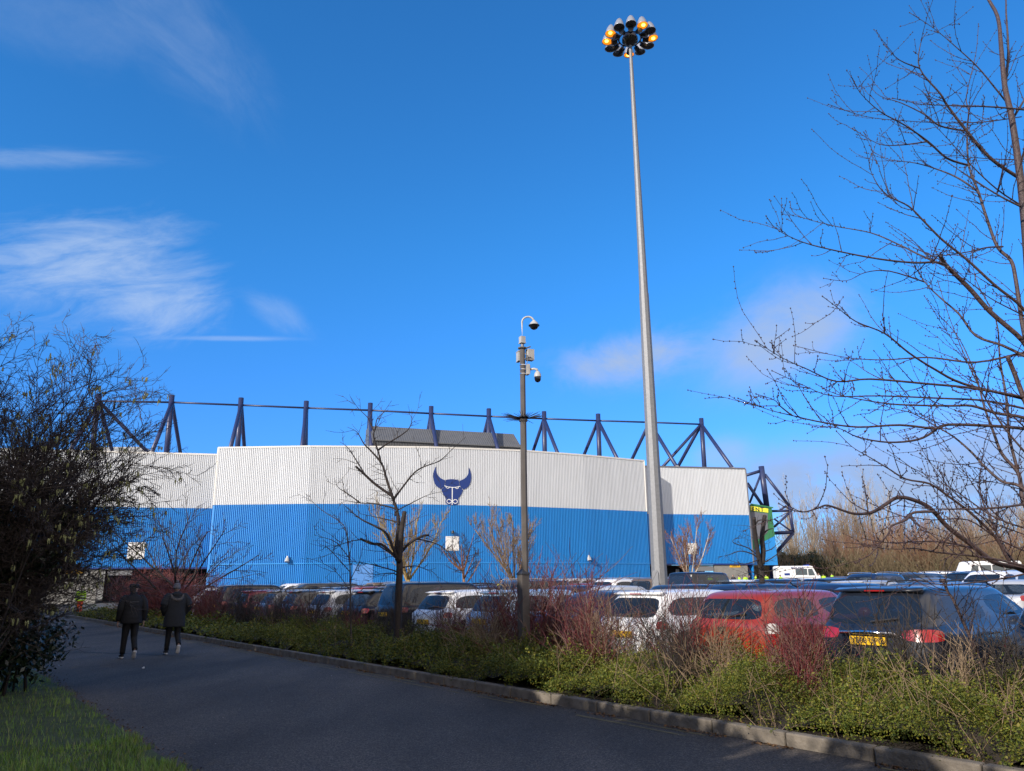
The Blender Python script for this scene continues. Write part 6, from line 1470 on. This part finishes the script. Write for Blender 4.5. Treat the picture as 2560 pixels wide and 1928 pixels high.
def dogwood_mesh(seed, n, h, spread):
    rng = random.Random(seed); b = MB()
    for j in range(n):
        a = rng.uniform(0, 2*PI); an = abs(rng.gauss(0, spread)); d = V3(math.cos(a)*math.sin(an), math.sin(a)*math.sin(an), math.cos(an)); L_ = h*rng.uniform(.55, 1.1)
        P = curve_pts((rng.gauss(0, .12), rng.gauss(0, .12), 0), d, L_, 8, rng, .07, .02); b.tube(P, np.linspace(rng.uniform(.006, .012), .003, 9), 4, False)
        for _ in range(rng.randint(4, 8)):
            i = rng.randint(2, 7); dd = P[i+1]-P[i]; dd /= np.linalg.norm(dd); Q = curve_pts(P[i], side_dir(dd, rng, rng.uniform(.35, .9)), L_*rng.uniform(.12, .42), 5, rng, .12, .03); b.tube(Q, np.linspace(.0055, .0026, 6), 3, False)
            if rng.random() < .6:
                i = rng.randint(1, 3); dd = Q[i+1]-Q[i]; dd /= np.linalg.norm(dd); Q = curve_pts(Q[i], side_dir(dd, rng, rng.uniform(.4, 1.)), L_*rng.uniform(.06, .2), 4, rng, .12, .02); b.tube(Q, np.linspace(.004, .0022, 5), 3, False)
    return b
dog = [dogwood_mesh(1, 46, 1.75, .34).mesh('stems', 'twig_red', True), dogwood_mesh(2, 56, 1.6, .42).mesh('stems', 'twig_red', True), dogwood_mesh(3, 44, 1.85, .42).mesh('stems', 'twig_dark', True), dogwood_mesh(4, 38, 1.65, .48).mesh('stems', 'twig_tan', True), dogwood_mesh(5, 130, 1.9, .36).mesh('stems', 'twig_crimson', True)]
shr = [
 (4.0, 8.6, 3, .6, 'tan stemmed shrub in front of the right lamp of the slate blue family car'), (5.75, 8.6, 0, .66, 'red stemmed shrub in front of the left lamp of the slate blue family car'), (7.6, 8.5, 2, .72, 'brown stemmed shrub closest to the kerb in front of the red hatchback'), (9.3, 8.5, 0, .74, 'red stemmed shrub closest to the kerb between red hatchback and white crossover'), (12.1, 8.4, 3, .8, 'tan stemmed shrub closest to the kerb right of the camera pole'),
  # s, n, mesh, scale, label
 (3.6, 9.0, 2, .72, 'brown twigged shrub in front of the tail lamp of the slate blue family car'), (4.9, 9.3, 2, .78, 'brown twigged shrub in front of the yellow plate of the slate blue family car'), (6.3, 9.3, 0, .82, 'red twigged shrub between slate blue family car and red hatchback'), (7.1, 8.9, 3, .66, 'tan stemmed shrub in front of the right lamp of the red hatchback'), (8.0, 9.2, 0, .80, 'red twigged shrub in front of the badge of the red hatchback'),
 (8.9, 9.5, 2, .80, 'brown twigged shrub at the left lamp of the red hatchback'), (9.7, 9.1, 3, .80, 'tan stemmed shrub in front of the white crossover door'), (10.5, 9.4, 0, .98, 'red twigged shrub in front of the rear of the white crossover by the red hatchback'), (11.2, 9.0, 1, 1.0, 'dense red twigged shrub left of the white crossover, nearest the kerb'), (11.8, 9.7, 0, 1.1, 'tall red twigged shrub in front of the blue grey saloon'),
 (12.6, 9.2, 1, 1.0, 'dense red twigged shrub right of the camera pole'), (13.4, 9.7, 3, 1.0, 'tan stemmed shrub just right of the camera pole'), (14.3, 9.1, 0, .85, 'red twigged shrub at the foot of the camera pole'), (15.4, 9.7, 2, .85, 'brown twigged shrub just left of the camera pole'), (16.5, 9.2, 2, .8, 'dark twigged shrub in front of the pale blue hatchback'),
 (17.7, 9.6, 2, .9, 'dark twigged shrub right of the pruned tree'), (18.9, 9.1, 1, .72, 'low red twigged shrub at the foot of the pruned tree'), (20.2, 9.6, 2, 1.0, 'dark twigged shrub left of the pruned tree'), (21.5, 9.2, 2, 1.0, 'dark twigged shrub below the glossy blue door'), (22.9, 9.6, 1, .95, 'shaded red twigged shrub between the sapling and the blue door'),
 (24.5, 9.2, 2, 1.05, 'dark twigged shrub left of the thin sapling'), (26.0, 9.6, 1, 1.0, 'shaded red twigged shrub under the wall camera'), (27.8, 9.3, 2, 1.1, 'dark twigged shrub left of the wall camera'), (29.6, 9.6, 2, 1.1, 'tall dark twigged shrub halfway along the shaded hedge'), (31.5, 9.2, 1, 1.0, 'shaded red twigged shrub right of the charcoal parka'),
 (33.6, 9.6, 0, 1.1, 'shaded red twigged shrub behind the charcoal parka'), (36.2, 9.3, 4, .85, 'red twigged shrub just left of the small spreading tree'), (38.6, 9.5, 4, 1.1, 'broad dense red thicket shrub between the two walkers'), (40.8, 9.3, 4, 1.2, 'broad dense red thicket shrub behind the flat cap'), (43.5, 9.6, 4, 1.2, 'broad dense red thicket shrub left of the flat cap'), (46.5, 9.4, 4, 1.05, 'last dense red thicket shrub before the orange trousers')]
dr = random.Random(2)
for s, n, k, sc, lab in shr:
    o = obj('twig_shrub', dog[k], None, tuple(sn(s, n, .08))); o.rotation_euler = (0, 0, dr.uniform(0, 6)); sc *= .84 if 13.9 < s < 31 else 1.; o.scale = (sc*(1.5 if k == 4 else 1.15), sc*(1.5 if k == 4 else 1.15), sc); tag(o, lab, 'shrub', 'bare twigged shrubs in the planting bed')
# dead leaves along the kerb and a few on the road
b = MB(); n_ = 6500; s = 1+40*nr.random(n_)**1.4; n = np.where(nr.random(n_) < .7, 7.2-np.abs(nr.normal(0, .06, n_)), 7.40+.6*nr.random(n_)**1.5); clump = vn(s*2.1, n) > .45
s, n = s[clump], n[clump]; c = ES[None]*s[:, None]+EN[None]*n[:, None]; c[:, 2] = np.where(n < 7.25, .008, .09); nn = nr.normal(size=(len(s), 3))*.5+np.array([0, 0, 1]); nn /= np.linalg.norm(nn, axis=1)[:, None]
leaf_quads(b, c, nn, nr.uniform(.012, .032, len(s)), nr)
s = nr.uniform(4, 22, 70); n = nr.uniform(2.2, 7.3, 70); c = ES[None]*s[:, None]+EN[None]*n[:, None]; c[:, 2] = .008; leaf_quads(b, c, nr.normal(size=(70, 3))*.15+np.array([0, 0, 1]), nr.uniform(.008, .025, 70), nr)
s = nr.uniform(6, 40, 1500); n = 2.15+np.abs(nr.normal(0, .10, 1500)); c = ES[None]*s[:, None]+EN[None]*n[:, None]; c[:, 2] = .008; leaf_quads(b, c, nr.normal(size=(1500, 3))*.4+np.array([0, 0, 1]), nr.uniform(.008, .022, 1500), nr)
tag(b.build('leaf_litter', 'dead_leaf'), 'dead brown leaves lying along kerb and road edge', 'leaf litter', kind='stuff')
b = MB(); k = 420; s = nr.uniform(2.5, 24, k); n = nr.uniform(2.3, 7.1, k); c = ES[None]*s[:, None]+EN[None]*n[:, None]; c[:, 2] = .007
leaf_quads(b, c, nr.normal(size=(k, 3))*.2+np.array([0, 0, 1]), nr.uniform(.003, .010, k), nr); tag(b.build('grit', mat('grit', (.22, .21, .19), .8, island=[(.5, .48, .45), (.12, .09, .06)])), 'pale grit and crumbs scattered over the dark road', 'grit', kind='stuff')
q = at_z(358, 1670, .01); b = MB(); b.ball(q, (.03, .02, .014), 8, 5); b.ball(q+V3(.012, 0, .012), (.014, .012, .016), 7, 4); tag(b.build('paper_scrap', 'litter_white', None, True), 'tiny white paper scrap on the road behind the walkers', 'litter')
# grass on the verge
b = MB(); N = 90000; s = 3.5+15*nr.random(N)**1.25; n = 2.2-4.2*nr.random(N)**1.3
edge = 2.12+.10*np.sin(s*2.7)+.07*np.sin(s*7.1)+.05*np.sin(s*15.3); keep = (n < edge) & ~((s > 9.8) & (nr.random(N) < .8)); s, n = s[keep], n[keep]; k = len(s)
base = ES[None]*s[:, None]+EN[None]*n[:, None]; base[:, 2] = 0; tall = .5+.9*vn(s*1.7, n*2.2); hgt = nr.uniform(.035, .085, k)*tall*np.where(nr.random(k) < .04, 1.8, 1); a = nr.uniform(0, 2*PI, k); wd = nr.uniform(.0022, .0042, k)
dx_ = np.stack([np.cos(a), np.sin(a), 0*a], -1); ln_ = np.stack([np.cos(a+1.6), np.sin(a+1.6), 0*a], -1)*(hgt*nr.uniform(.2, .9, k))[:, None]
v = np.stack([base-dx_*wd[:, None], base+dx_*wd[:, None], base+dx_*wd[:, None]*.7+ln_*.4+np.array([0, 0, 1])*(hgt*.6)[:, None], base-dx_*wd[:, None]*.7+ln_*.4+np.array([0, 0, 1])*(hgt*.6)[:, None], base+ln_+np.array([0, 0, 1])*hgt[:, None]], 1).reshape(-1, 3)
i = np.arange(k)[:, None]*5; b.add(v, i+np.array([[0, 1, 2, 3]])); o_ = b.n-len(v); b.f.append(i+o_+np.array([[3, 2, 4]])); b.mi.append((k, 0))
tag(b.build('grass', 'grass'), 'rough green grass on the verge at the lower left', 'grass', kind='stuff')
